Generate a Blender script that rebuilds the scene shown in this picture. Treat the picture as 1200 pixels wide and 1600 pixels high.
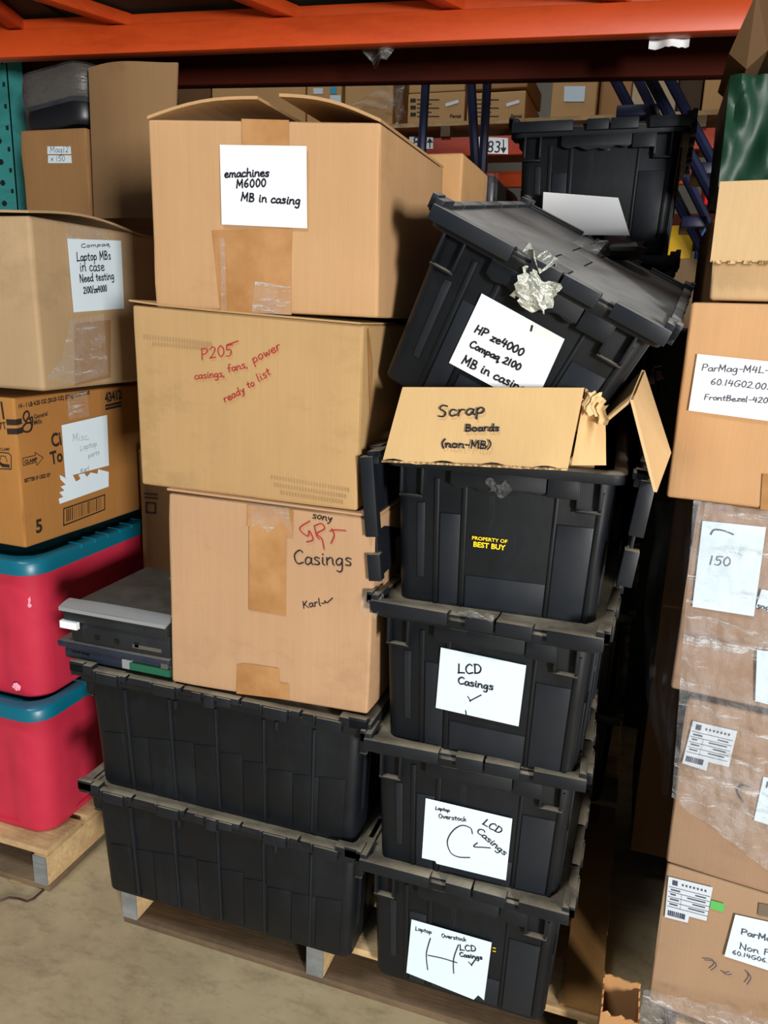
import bpy, bmesh, math, random
from mathutils import Vector, Matrix, noise
C = bpy.context.scene
COL = C.collection
V = Vector
PI = math.pi
random.seed(7)
for o in list(bpy.data.objects): bpy.data.objects.remove(o)

# ------------------------------------------------------------------ camera
RC = Matrix(((0.94791, 0.10864, -0.29945), (0.31683, -0.22416, 0.92161), (0.033, -0.96848, -0.2469)))  # right, down, forward
FPX, HC = 1208.0, 1.46
EYE = V((0, 0, HC))
cd = bpy.data.cameras.new('camera'); cam = bpy.data.objects.new('camera', cd); COL.objects.link(cam)
cd.sensor_fit = 'VERTICAL'; cd.sensor_height = 24; cd.lens = FPX / 1600 * 24; cd.clip_start = 0.05
r_, d_, f_ = RC.col[0], RC.col[1], RC.col[2]
cam.matrix_world = Matrix.Translation(EYE) @ Matrix((r_, -d_, -f_)).transposed().to_4x4()
C.camera = cam
C.view_settings.view_transform = 'Standard'; C.view_settings.look = 'None'
C.view_settings.gamma = 1; C.view_settings.use_curve_mapping = False
C.view_settings.exposure = 0.0
# ------------------------------------------------------------------ light
w = bpy.data.worlds.new('world'); C.world = w; w.use_nodes = True
bg = w.node_tree.nodes['Background']; bg.inputs[0].default_value = (0.62, 0.82, 1.0, 1); bg.inputs[1].default_value = 0.16
def area(name, loc, target, sx, sy, power, col):
    l = bpy.data.lights.new(name, 'AREA'); l.shape = 'RECTANGLE'; l.size = sx; l.size_y = sy; l.energy = power; l.color = col
    o = bpy.data.objects.new(name, l); COL.objects.link(o); o.location = loc
    o.rotation_euler = (V(target) - V(loc)).to_track_quat('-Z', 'Y').to_euler(); return o
area('dock_door_daylight', (4.1, -4.1, 1.55), (-0.4, 1.3, 1.15), 0.8, 1.25, 610, (1.0, 0.985, 0.965))
area('overhead_fill_light', (-1.6, -1.8, 6.3), (-0.9, 0.8, 0.3), 1.6, 0.8, 200, (0.9, 0.95, 1.0))  # unseen overhead lamp added to fill the floor and front faces
area('aisle_fill_light', (-1.5, 3.4, 6.4), (-1.5, 3.9, 2.2), 2.6, 0.5, 34, (1.0, 0.9, 0.78))  # unseen fill lamp that brightens the far shelf

# ------------------------------------------------------------------ helpers
def ray(px, py): return RC @ V(((px - 600) / FPX, (py - 800) / FPX, 1))
def at(px, py, x=None, y=None, z=None):
    r = ray(px, py)
    t = x / r.x if x is not None else y / r.y if y is not None else (z - HC) / r.z
    return EYE + r * t
def hit(px, py, P, N):
    r = ray(px, py); return EYE + r * ((P - EYE).dot(N) / r.dot(N))
def tag(o, label=None, cat=None, group=None, kind=None):
    if label: o['label'] = label
    if cat: o['category'] = cat
    if group: o['group'] = group
    if kind: o['kind'] = kind
    return o
def empty(name, loc, label, cat, group=None, mat=None):
    o = bpy.data.objects.new(name, None); COL.objects.link(o); o.empty_display_size = .05
    o.matrix_world = mat if mat is not None else Matrix.Translation(V(loc))
    o['_m'] = 0; del o['_m']
    return tag(o, label, cat, group)
class MB:
    def __init__(s): s.v = []; s.f = []; s.m = []
    def add(s, vs, fs):
        k = len(s.v); s.v += [V(p) for p in vs]; s.f += [tuple(i + k for i in f) for f in fs]; return s
    def box(s, a, b, M=None):
        (x0, y0, z0), (x1, y1, z1) = a, b
        vs = [V(p) for p in ((x0,y0,z0),(x1,y0,z0),(x1,y1,z0),(x0,y1,z0),(x0,y0,z1),(x1,y0,z1),(x1,y1,z1),(x0,y1,z1))]
        return s.hexa(vs if M is None else [M @ p for p in vs])
    def hexa(s, vs):
        return s.add(vs, [(0,3,2,1),(4,5,6,7),(0,1,5,4),(1,2,6,5),(2,3,7,6),(3,0,4,7)])
    def prism(s, poly, d):           # polygon (counter-clockwise seen against d) pushed along d
        n = len(poly); d = V(d); vs = [V(p) for p in poly] + [V(p) + d for p in poly]
        return s.add(vs, [tuple(range(n))[::-1], tuple(range(n, 2*n))] + [(i, (i+1) % n, n + (i+1) % n, n + i) for i in range(n)])
    def bar(s, a, b, w, h=None, up=(0,0,1)):
        a, b = V(a), V(b); h = h or w; t = (b - a).normalized(); sd = t.cross(V(up))
        if sd.length < 1e-4: sd = t.cross(V((1,0,0)))
        sd = sd.normalized() * w / 2; u = sd.cross(t).normalized() * h / 2
        return s.hexa([a-sd-u, a+sd-u, a+sd+u, a-sd+u, b-sd-u, b+sd-u, b+sd+u, b-sd+u])
    def tube(s, pts, r, n=8):
        pts = [V(p) for p in pts]; rings = []
        for i, p in enumerate(pts):
            t = (pts[min(i+1, len(pts)-1)] - pts[max(i-1, 0)]).normalized()
            a = t.cross(V((0,0,1)));  a = a.normalized() if a.length > 1e-3 else V((1,0,0)); b = t.cross(a)
            rings.append([p + (a*math.cos(2*PI*k/n) + b*math.sin(2*PI*k/n)) * r for k in range(n)])
        return s.loft(rings, True, True)
    def loft(s, rings, cap0=False, cap1=False):
        n = len(rings[0]); k = len(s.v)
        for r in rings: s.v += [V(p) for p in r]
        for j in range(len(rings)-1):
            for i in range(n):
                a = k + j*n + i; b = k + j*n + (i+1) % n; s.f.append((a, b, b+n, a+n))
        if cap0: s.f.append(tuple(k + i for i in range(n))[::-1])
        if cap1: s.f.append(tuple(k + (len(rings)-1)*n + i for i in range(n)))
        return s
    def grid(s, fn, nu, nv):
        k = len(s.v)
        for j in range(nv+1):
            for i in range(nu+1): s.v.append(V(fn(i/nu, j/nv)))
        for j in range(nv):
            for i in range(nu):
                a = k + j*(nu+1) + i; s.f.append((a, a+1, a+nu+2, a+nu+1))
        return s
    def sheet(s, fn, nu, nv, d):      # a grid with thickness d (vector or function of u,v)
        df = d if callable(d) else (lambda u, v: V(d))
        k = len(s.v); s.grid(fn, nu, nv); s.grid(lambda u, v: V(fn(u, v)) + df(u, v), nu, nv)
        m = (nu+1)*(nv+1); N = nu*nv
        for q in range(len(s.f)-2*N, len(s.f)-N): s.f[q] = s.f[q][::-1]
        ed = [k+i for i in range(nu+1)] + [k+j*(nu+1)+nu for j in range(1, nv+1)] + [k+nv*(nu+1)+i for i in range(nu-1, -1, -1)] + [k+j*(nu+1) for j in range(nv-1, 0, -1)]
        for i in range(len(ed)):
            a, b = ed[i], ed[(i+1) % len(ed)]; s.f.append((a, b, b+m, a+m))
        return s
    def mesh(s, name, mat, smooth=False, inv=None, bevel=0, merge=False, second=None):
        me = bpy.data.meshes.new(name)
        vs = s.v if inv is None else [inv @ p for p in s.v]
        me.from_pydata([tuple(p) for p in vs], [], s.f)
        if second:
            for p in me.polygons[second[0]:]: p.material_index = 1
        bm = bmesh.new(); bm.from_mesh(me)
        if merge: bmesh.ops.remove_doubles(bm, verts=bm.verts, dist=1e-5)
        bmesh.ops.recalc_face_normals(bm, faces=bm.faces)
        if bevel:
            es = [e for e in bm.edges if len(e.link_faces) == 2 and e.calc_face_angle(0) > .6]
            bmesh.ops.bevel(bm, geom=es, offset=bevel, segments=2, affect='EDGES', profile=.5, clamp_overlap=True)
        for f in bm.faces: f.smooth = smooth or bool(bevel)
        bm.to_mesh(me); bm.free(); me.materials.append(mat)
        if second: me.materials.append(second[1])
        if smooth or bevel: me.set_sharp_from_angle(angle=math.radians(40))
        return me
    def build(s, name, mat, parent=None, world=True, **k):
        if parent is not None and world:
            p = parent
            while p.parent: p = p.parent
            k['inv'] = p.matrix_world.inverted()
        o = bpy.data.objects.new(name, s.mesh(name, mat, **k)); COL.objects.link(o)
        if parent is not None: o.parent = parent
        return o
def nz(p, s=1.0): return noise.noise(V(p) * s)
def srgb(r, g, b):
    f = lambda c: c/12.92 if c <= .04045 else ((c+.055)/1.055)**2.4
    return (f(r/255), f(g/255), f(b/255), 1)

# ------------------------------------------------------------------ materials
def mat(name, col, rough=.6, metal=0, spec=.5):
    m = bpy.data.materials.new(name); m.use_nodes = True; b = m.node_tree.nodes['Principled BSDF']
    b.inputs['Base Color'].default_value = col; b.inputs['Roughness'].default_value = rough; b.inputs['Metallic'].default_value = metal
    b.inputs['Specular IOR Level'].default_value = spec
    return m
def nodes(m): return m.node_tree.nodes, m.node_tree.links, m.node_tree.nodes['Principled BSDF']
def nnoise(m, scale, detail=4, sc=(1,1,1), rough=.6, coord='Object', off=(0,0,0), rot=(0,0,0)):
    N, L, b = nodes(m); tc = N.new('ShaderNodeTexCoord'); mp = N.new('ShaderNodeMapping'); n = N.new('ShaderNodeTexNoise')
    mp.inputs['Scale'].default_value = sc; mp.inputs['Location'].default_value = off; mp.inputs['Rotation'].default_value = rot
    n.inputs['Scale'].default_value = scale; n.inputs['Detail'].default_value = detail; n.inputs['Roughness'].default_value = rough
    L.new(tc.outputs[coord], mp.inputs[0]); L.new(mp.outputs[0], n.inputs[0]); return n.outputs['Fac']
def ramp(m, fac, stops):
    N, L, b = nodes(m); r = N.new('ShaderNodeValToRGB'); e = r.color_ramp.elements
    while len(e) < len(stops): e.new(.5)
    for el, (p, c) in zip(e, stops): el.position = p; el.color = c if isinstance(c, tuple) else (c, c, c, 1)
    L.new(fac, r.inputs[0]); return r.outputs[0]
def mix(m, fac, a, b_):
    N, L, b = nodes(m); x = N.new('ShaderNodeMix'); x.data_type = 'RGBA'
    for s, v in ((x.inputs[0], fac), (x.inputs[6], a), (x.inputs[7], b_)):
        if hasattr(v, 'is_linked'): L.new(v, s)
        else: s.default_value = v
    return x.outputs[2]
def mul(m, a, b_, op='MULTIPLY'):
    N, L, b = nodes(m); x = N.new('ShaderNodeMath'); x.operation = op; x.use_clamp = op == 'MULTIPLY'
    for s, v in ((x.inputs[0], a), (x.inputs[1], b_)):
        if hasattr(v, 'is_linked'): L.new(v, s)
        else: s.default_value = v
    return x.outputs[0]
def bump(m, h, st=.2, dist=.01):
    N, L, b = nodes(m); x = N.new('ShaderNodeBump'); x.inputs['Strength'].default_value = st; x.inputs['Distance'].default_value = dist
    L.new(h, x.inputs['Height']); L.new(x.outputs[0], b.inputs['Normal'])
def upness(m, lo=.55, hi=.9):
    N, L, b = nodes(m); g = N.new('ShaderNodeNewGeometry'); sx = N.new('ShaderNodeSeparateXYZ'); L.new(g.outputs['Normal'], sx.inputs[0])
    return ramp(m, sx.outputs[2], [(lo, 0.0), (hi, 1.0)])
def setc(m, c, inp='Base Color'):
    N, L, b = nodes(m); L.new(c, b.inputs[inp])
_cards = {}
def card(r, g, b, seed=0, stain=.25):
    k = (r, g, b, seed, stain)
    if k in _cards: return _cards[k]
    m = mat('cardboard', srgb(r, g, b), .78, spec=.25)
    base = srgb(r, g, b); dk = tuple(c*(1-stain) for c in base[:3]) + (1,); lt = tuple(min(1, c*1.10) for c in base[:3]) + (1,)
    o = (seed*3.1, seed*1.7, seed*.9)
    c = mix(m, ramp(m, nnoise(m, 3.2, 5, off=o), [(.38, 0.0), (.66, 1.0)]), lt, base)
    c = mix(m, ramp(m, nnoise(m, 2.1, 6, (1,1,1.6), .75, off=(o[1]+4, o[0], 2)), [(.56, 0.0), (.78, 1.0)]), c, dk)
    c = mix(m, mul(m, ramp(m, nnoise(m, 9, 4, (9, 9, .35), .7, off=o), [(.35, 0.0), (.75, 1.0)]), .22), c, dk)
    setc(m, c); bump(m, nnoise(m, 26, 3, (10, 10, .3)), .10, .004)
    _cards[k] = m; return m
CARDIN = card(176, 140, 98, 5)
EDGE = mat('corrugated_edge', srgb(190, 158, 110), .85, spec=.2)
setc(EDGE, ramp(EDGE, nnoise(EDGE, 160, 2), [(.4, srgb(120, 92, 58)), (.6, srgb(205, 172, 125))]))
def black_plastic(name, dust, tint=(11, 15, 20), scuff=.22, dcol=(150, 139, 117), dr=(.30, .25, .62, 1.0)):
    m = mat(name, srgb(*tint), .45, spec=.36)
    c = mix(m, mul(m, ramp(m, nnoise(m, 5, 7, (1, 1, .5), .75), [(.50, 0.0), (.82, 1.0)]), scuff), srgb(*tint), srgb(56, 64, 72))
    c = mix(m, mul(m, ramp(m, nnoise(m, 30, 5, (1.5, 1.5, .12), .8), [(.62, 0.0), (.74, 1.0)]), scuff*.5), c, srgb(84, 92, 100))
    if dust:
        d = mul(m, upness(m), ramp(m, nnoise(m, 8, 6, rough=.7), [(dr[0], dr[1]), (dr[2], dr[3])]))
        c = mix(m, mul(m, d, dust), c, srgb(*dcol))
    setc(m, c); setc(m, ramp(m, nnoise(m, 7, 5), [(.3, .36), (.7, .60)]), 'Roughness')
    bump(m, nnoise(m, 60, 4), .08, .002); return m
BODY = black_plastic('black_plastic', 0)  # bluish tint puts the sky's reflection into the colour, panels likewise
PANEL = black_plastic('black_plastic_textured', 0, (27, 31, 37))
RIMM = black_plastic('dusty_black_plastic', .85, (15, 19, 24))
LIDM = black_plastic('dusty_lid_plastic', 1.0, (20, 24, 30), .3, (146, 135, 114), (.28, .25, .60, 1.0))
LIDG = black_plastic('grey_dusty_lid_plastic', 1.0, (26, 30, 36), .3, (146, 146, 142), (.22, .6, .55, 1.0))
GLOSSB = mat('glossy_dark_plastic', srgb(12, 12, 13), .25)
PAPER = mat('white_paper', srgb(236, 239, 241), .6, spec=.3); bump(PAPER, nnoise(PAPER, 14, 3), .12, .004)
PAPERB = mat('cool_cast_paper', srgb(216, 232, 240), .6, spec=.3); bump(PAPERB, nnoise(PAPERB, 12, 3), .25, .005)  # white paper with the cool light's blue cast put into its colour
GREYP = mat('grey_printed_sticker', srgb(205, 213, 220), .5)
INK = mat('black_marker', srgb(18, 20, 34), .5)
PEN = mat('grey_ballpoint', srgb(70, 74, 92), .5)
RED = mat('red_marker', srgb(168, 38, 42), .5)
PRINT = mat('black_print', srgb(38, 26, 20), .7)
YEL = mat('yellow_print', srgb(250, 214, 20), .6)
TAPE = mat('brown_packing_tape', srgb(172, 124, 76), .28, spec=.5); setc(TAPE, ramp(TAPE, nnoise(TAPE, 12, 4), [(.35, srgb(160, 113, 66)), (.7, srgb(184, 138, 92))])); bump(TAPE, nnoise(TAPE, 20, 3, (1, 1, .3)), .25, .006)
R0 = math.radians
def film(name, lo, hi, tint=(235, 240, 245), rough=.12, sc=7, st=.9, glint_streak=0):
    m = mat(name, srgb(*tint), rough, spec=.8); N, L, b = nodes(m)
    tr = N.new('ShaderNodeBsdfTransparent'); mx = N.new('ShaderNodeMixShader'); out = N['Material Output']
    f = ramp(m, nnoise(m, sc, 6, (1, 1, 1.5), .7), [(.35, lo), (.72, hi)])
    if glint_streak:
        g = nnoise(m, 9, 6, (.8, 1, 6), .8, rot=(0, R0(38), 0)); k = ramp(m, g, [(.56, 0.0), (.64, glint_streak), (.70, glint_streak*.3)])  # film glints painted as whitish crease streaks in the opacity mix
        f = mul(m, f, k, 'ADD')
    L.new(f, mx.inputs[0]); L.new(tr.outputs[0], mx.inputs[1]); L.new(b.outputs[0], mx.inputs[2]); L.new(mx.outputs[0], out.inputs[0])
    bump(m, nnoise(m, sc*4, 5, (1, 1, 2.2), .75), st, .02); return m
FILM = film('stretch_wrap_film', .03, .30, glint_streak=.55)
FILMD = film('loose_wrap_film', .04, .22, (150, 158, 170))
CLEAR = film('clear_tape', .02, .14, (245, 245, 240), .1, 22, .6, glint_streak=.5)
METALT = mat('torn_silver_tape', srgb(190, 192, 180), .3, .3); bump(METALT, nnoise(METALT, 60, 4), .8, .01)
def paint(name, col, dk, rough=.45, spec=.5):
    m = mat(name, srgb(*col), rough, spec=spec); setc(m, ramp(m, nnoise(m, 6, 7, (.4, 1, 2), .75), [(.3, srgb(*dk)), (.5, srgb(*col)), (.9, srgb(*col))])); bump(m, nnoise(m, 40, 3), .06, .003); return m
ORANGE = paint('orange_rack_paint', (214, 80, 28), (188, 64, 20))
RUST = paint('red_brown_rack_paint', (62, 18, 6), (40, 12, 4), .8, .12)
TEALP = paint('teal_rack_paint', (58, 142, 140), (40, 112, 112))
FARO = paint('dimmed_orange_paint', (176, 56, 22), (140, 44, 18), .6)  # orange darkened in the paint for the weaker light on the far beam
BLUE = paint('blue_ladder_paint', (16, 24, 60), (10, 16, 40))
REDT = mat('red_tub_plastic', srgb(190, 40, 64), .5, spec=.3); setc(REDT, ramp(REDT, nnoise(REDT, 4, 5), [(.3, srgb(176, 36, 58)), (.7, srgb(196, 48, 72))])); bump(REDT, nnoise(REDT, 50, 3), .05, .002)
TEALL = mat('teal_lid_plastic', srgb(4, 96, 116), .38); bump(TEALL, nnoise(TEALL, 40, 3), .06, .002)
PINKW = mat('pale_scuff', srgb(240, 160, 180), .6)
def wood(name, a, b, seed=0):
    m = mat(name, srgb(*a), .8, spec=.2)
    c = ramp(m, nnoise(m, 5, 7, (1, 1, 1), .7, off=(seed, seed*2, 0)), [(.3, srgb(*b)), (.65, srgb(*a))])
    c = mix(m, mul(m, ramp(m, nnoise(m, 8, 5, (1, 14, 14), .7, off=(seed, 0, 0)), [(.45, 0.0), (.7, 1.0)]), .5), c, srgb(*b)); setc(m, c)
    bump(m, nnoise(m, 12, 4, (1, 10, 10)), .3, .004); return m
WOODL = wood('pale_pallet_wood', (206, 176, 128), (142, 112, 78), 1)
WOODD = wood('dark_pallet_wood', (122, 100, 76), (84, 70, 54), 3)
WOODG = wood('grey_painted_wood_end', (140, 142, 138), (96, 100, 100), 5)
GREENP = mat('green_plastic_sheet', srgb(10, 58, 36), .5); bump(GREENP, nnoise(GREENP, 5, 3, (2, 2, .6)), .3, .02)
DKWRAP = mat('dark_wrapped_bundle', srgb(74, 68, 60), .4); bump(DKWRAP, nnoise(DKWRAP, 14, 4, (.6, 1, 2)), .5, .02)
SILVER = mat('silver_plastic', srgb(150, 152, 152), .4, .2)
LAPB = black_plastic('laptop_plastic', .25, (30, 32, 36), .3)
LAPN = black_plastic('navy_laptop_plastic', .5, (34, 40, 54), .5)
GREENB = mat('green_circuit_board', srgb(30, 92, 66), .5)
STEEL = mat('bare_metal', srgb(150, 150, 145), .4, .9)
REDB = mat('red_bin_plastic', srgb(196, 26, 36), .5)
YELB = mat('yellow_board', srgb(226, 178, 18), .6)
BLUB = mat('blue_board', srgb(40, 90, 160), .6)
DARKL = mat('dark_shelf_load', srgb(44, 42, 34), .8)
conc = mat('concrete', srgb(150, 138, 108), .75, spec=.25)
cc = ramp(conc, nnoise(conc, 2.2, 8, rough=.7), [(.3, srgb(150, 134, 104)), (.55, srgb(184, 166, 130)), (.8, srgb(198, 182, 148))])
cc = mix(conc, ramp(conc, nnoise(conc, 11, 6, (1, 2.2, 1), .75, off=(3, 1, 0)), [(.5, 0.0), (.8, .75)]), cc, srgb(112, 102, 78))
setc(conc, cc); bump(conc, nnoise(conc, 30, 5), .12, .004)
WALLM = mat('corrugated_wall_paint', srgb(150, 145, 135), .8); CEILM = mat('ceiling_steel', srgb(70, 68, 64), .8)

# ------------------------------------------------------------------ the building
def struct(name, mb, m): return tag(mb.build(name, m), kind='structure')
struct('floor', MB().box((-14, -9, -.2), (14, 14, 0)), conc)
struct('ceiling', MB().box((-14, -4, 7.2), (14, 14, 7.4)), CEILM)
struct('wall_left', MB().box((-8.2, -4, 0), (-8, 13.8, 7.2)), WALLM)
struct('wall_right', MB().box((8, -2.5, 0), (8.2, 13.8, 7.2)), WALLM)
wb = MB().box((-14, 13.8, 0), (14, 14, 7.2))
struct('wall_back', wb, WALLM)

# ------------------------------------------------------------------ faces, paper, writing
class Face:                                   # a flat face of a thing: paper, tape and ink are laid on it
    def __init__(s, P, U, N):
        s.P = V(P); s.N = V(N).normalized(); s.U = (V(U) - s.N * V(U).dot(s.N)).normalized(); s.W = s.N.cross(s.U).normalized()
    def uv(s, p): d = hit(p[0], p[1], s.P, s.N) - s.P; return (d.dot(s.U), d.dot(s.W))
    def pt(s, u, v, n=0): return s.P + s.U*u + s.W*v + s.N*n
def lay(face, px, name, m, parent, n=.0012, t=.0006, uvs=False, label=None):
    uv = px if uvs else [face.uv(p) for p in px]
    a = sum(uv[i][0]*uv[(i+1) % len(uv)][1] - uv[(i+1) % len(uv)][0]*uv[i][1] for i in range(len(uv)))
    if a < 0: uv = uv[::-1]
    o = MB().prism([face.pt(u, v, n) for u, v in uv], face.N*t).build(name, m, parent)
    if label: o['label'] = label
    return o
G = {
'a':'4 3.3,3.4 2,4 .6,2.6 .8,.5 2,.2 3.2,1.6 3.4,3.6;3.4,3.6 3.4,1 4.2,.1','b':'4 .6,7.5 .6,0;.6,2.4 2,4 3.5,3 3.4,.8 1.8,0 .6,.8',
'c':'3.6 3.3,3.3 2,4 .6,2.6 .8,.6 2.2,0 3.6,.7','d':'4.2 3.3,3.2 2,4 .6,2.4 1,.3 2.4,.4 3.4,1.8;3.4,7.5 3.4,.9 4.2,0',
'e':'3.8 .7,1.9 2.2,2.2 3.3,3 2.4,4 1,3.4 .6,1.6 1.4,.2 3,.2 3.9,1','f':'3.4 3.4,7 2.4,7.4 1.6,6 1.5,0;.4,3.9 3,4.1',
'g':'4 3.3,3.4 2,4 .6,2.6 1,.6 2.4,.6 3.3,2.4;3.4,3.8 3.4,-1.6 2.4,-3.2 .8,-2.6','h':'4 .7,7.5 .7,0;.7,2.2 2.2,3.9 3.2,3.2 3.4,.6 4.1,0',
'i':'2 .9,3.9 .9,.8 1.6,0;.9,5.4 1.1,5.7','k':'3.8 .7,7.5 .7,0;3.2,3.9 .9,1.9;1.5,2.3 3.4,.2','l':'2 .9,7.5 .8,1 1.7,0',
'm':'5.6 .6,3.9 .6,0;.6,2.6 1.8,3.9 2.7,3 2.8,0;2.8,2.6 4,3.9 4.8,3 4.9,.6 5.6,0','n':'4 .6,3.9 .6,0;.6,2.4 2,3.9 3.2,3.2 3.3,.8 4,0',
'o':'3.9 2,4 .7,2.8 .9,.6 2.2,0 3.4,1.4 3.2,3.3 2,4','p':'4 .6,3.8 .6,-3;.6,2.4 2.2,4 3.5,2.6 2.8,.6 .7,.6','q':'4 3.3,3.4 2,4 .6,2.4 1.2,.4 3.2,2.2;3.4,3.8 3.3,-2.6 4.6,-1.2',
'r':'3.2 .7,3.9 .7,0;.7,2.4 1.8,3.8 3.1,3.6','s':'3.4 3,3.5 1.6,4 .8,3 2.8,1.4 2.4,.1 .6,.3','t':'3 1.5,6 1.4,.8 2.6,.1;.3,4 2.8,4.1',
'u':'4 .6,3.9 .7,.8 2,0 3.2,1.4 3.4,3.9;3.4,3.9 3.5,.8 4.1,0','v':'3.6 .4,3.9 1.8,0 3.3,3.9','w':'5 .4,3.9 1.4,0 2.5,3.2 3.5,0 4.7,3.9','x':'3.6 .5,3.9 3.3,0;3.2,3.9 .5,0',
'y':'3.8 .5,3.9 1.6,1 3.2,3.9;3.2,3.9 2,-1.4 .6,-3','z':'3.6 .6,3.8 3.2,3.8 3.2,3.8 .6,.2 .6,.2 3.5,.2',
'B':'4.6 .8,7 .8,0;.6,7 3,6.8 3.2,4.6 1,3.8 3.8,2.8 3.4,.4 .6,0','C':'5 4.6,6.2 3,7.2 .9,5 .8,2 2.4,0 4.8,.8','D':'5 .9,7 .8,0;.3,6.9 3,6.6 4.5,4 3.4,.8 .5,0',
'F':'4.2 .8,7 .8,0;.8,7 4,7;.8,3.8 3.2,3.8','G':'5.4 4.6,6.4 2.8,7.2 .8,4.6 1.2,1 3.2,.2 4.6,1.6 4.5,3.2;2.8,3.2 5.2,3.2','H':'5 .8,7 .8,0;4.2,7 4.2,0;.8,3.6 4.2,3.6',
'K':'4.6 .8,7 .8,0;4,6.8 1,3.2;1.6,3.8 4.4,0','L':'4.2 .9,7 .8,.2 .8,.2 4.2,.2','M':'5.8 .6,0 .9,7 .9,7 2.8,2.4 2.8,2.4 4.6,7 4.6,7 5.2,0','N':'5 .7,0 .8,7 .8,7 4.2,0 4.2,0 4.3,7',
'O':'5 2.6,7 .9,5 .9,2 2.6,0 4.4,2 4.3,5.2 2.6,7','P':'4.6 .9,7 .8,0;.5,6.8 3,7 4.2,5.4 3,3.6 .9,3.4','R':'4.8 .9,7 .8,0;.5,6.8 3,7 4,5.4 2.8,3.8 .9,3.6;2,3.6 4.6,0',
'S':'4.4 4,6.4 2.2,7.2 .9,5.4 3.6,2.6 2.8,.2 .6,.6','T':'4.6 .3,6.9 4.5,6.9;2.4,6.9 2.4,0','E':'4.2 .8,7 .8,0;.8,7 4,7;.8,3.6 3.2,3.6;.8,0 4,0','Z':'4.4 .6,7 4,7 4,7 .5,0 .5,0 4.2,0','X':'4.4 .5,7 4,0;4,7 .4,0',
'0':'4.2 2.2,7 .8,5 .9,1.8 2.2,0 3.6,2 3.5,5.2 2.2,7','1':'2.4 1.2,7 1.1,0','2':'4.2 .8,5.6 2.2,7 3.6,5.6 2.6,3 .6,.2 .6,.2 3.9,.2','3':'4 .8,6.4 2.4,7 3.4,5.6 1.8,3.8 3.6,2.2 2.4,0 .6,.6',
'4':'4.4 1.4,7 .6,3 .6,3 4,3;3.2,6.2 3.1,0','5':'4.2 1.2,6.8 1,4 2.8,4.2 3.6,2.4 2.4,.1 .6,.4;1.2,6.8 4.2,7','6':'4.2 3,7 1,4.4 .9,1.4 2.2,0 3.5,1.4 2.6,3.2 1,2.6','7':'4 .6,7 3.6,7 3.6,7 1.6,0',
'/':'3 2.8,7.6 .3,-.8','.':'1.6 .7,.2 .9,.5',',':'1.6 .9,.6 .5,-1','-':'3.4 .6,3 2.9,3','(':'2.6 2.2,8 .8,5 .9,2 2.2,-1','*':'5 .4,3 1.6,.2 1.6,.2 5.4,5.4',')':'2.6 .5,8 1.9,5 1.8,2 .5,-1','~':'6 .2,1 1.6,.6 2.4,2 3,.4 6.4,2.4',' ':'2.6','W':'6 .4,7 1.6,0 1.6,0 3,5 3,5 4.3,0 4.3,0 5.6,7'}
def smooth_stroke(p, k=5):
    if len(p) < 3: return p
    out = []; q = [p[0]] + p + [p[-1]]
    for i in range(1, len(q)-2):
        a, b, c, d = q[i-1], q[i], q[i+1], q[i+2]
        if (b[0]-c[0])**2 + (b[1]-c[1])**2 < 1e-14: continue
        for s in range(k):
            t = s/k; out.append(tuple(.5*(2*b[j] + (c[j]-a[j])*t + (2*a[j]-5*b[j]+4*c[j]-d[j])*t*t + (3*b[j]-a[j]-3*c[j]+d[j])*t**3) for j in (0, 1)))
    return out + [p[-1]]
def ribbon(mb, face, pts, wd, n):
    P = [face.pt(u, v, n) for u, v in pts]; L, R = [], []
    for i in range(len(P)):
        t = P[min(i+1, len(P)-1)] - P[max(i-1, 0)]
        if t.length < 1e-9: t = V(face.U)
        s = face.N.cross(t.normalized()) * wd/2
        e = t.normalized() * (wd*.35 if i == len(P)-1 else -wd*.35 if i == 0 else 0)
        L.append(P[i]+s+e); R.append(P[i]-s+e)
    m = len(P); mb.add(L+R, [(i, m+i, m+i+1, i+1) for i in range(m-1)])
def write(mb, face, text, p0, p1, wd=.0019, hs=1.0, n=.0026, slant=.08):
    hs *= .74; wd *= .74
    a, b = face.uv(p0), face.uv(p1); adv = 0; st = []; rnd = random.Random(text)
    for ch in text:
        g = G[ch].split(' ', 1); jy = rnd.uniform(-.25, .25)
        if len(g) > 1:
            for s in g[1].split(';'):
                st.append([(adv + float(q.split(',')[0]) + .15*rnd.uniform(-1, 1), float(q.split(',')[1]) + jy) for q in s.split(' ')])
        adv += float(g[0]) + .3
    d = (b[0]-a[0], b[1]-a[1]); L = math.hypot(*d); sc = L/adv; ux = (d[0]/L, d[1]/L); uy = (-ux[1], ux[0])
    for s in st:
        pts = [(a[0] + ux[0]*(x+slant*y)*sc + uy[0]*y*sc*hs, a[1] + ux[1]*(x+slant*y)*sc + uy[1]*y*sc*hs) for x, y in smooth_stroke(s)]
        ribbon(mb, face, pts, wd, n)
def scrawl(mb, face, px, wd=.0019, n=.0026): ribbon(mb, face, smooth_stroke([face.uv(p) for p in px]), wd, n)
def hand(face, lines, m, parent, wd=.0019, n=.0026, hs=1.0, extra=()):
    mb = MB()
    for l in lines: write(mb, face, l[0], l[1], l[2], l[3] if len(l) > 3 else wd, l[4] if len(l) > 4 else hs, n)
    for e in extra: scrawl(mb, face, e, wd, n)
    return mb.build('handwriting', m, parent)
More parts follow.
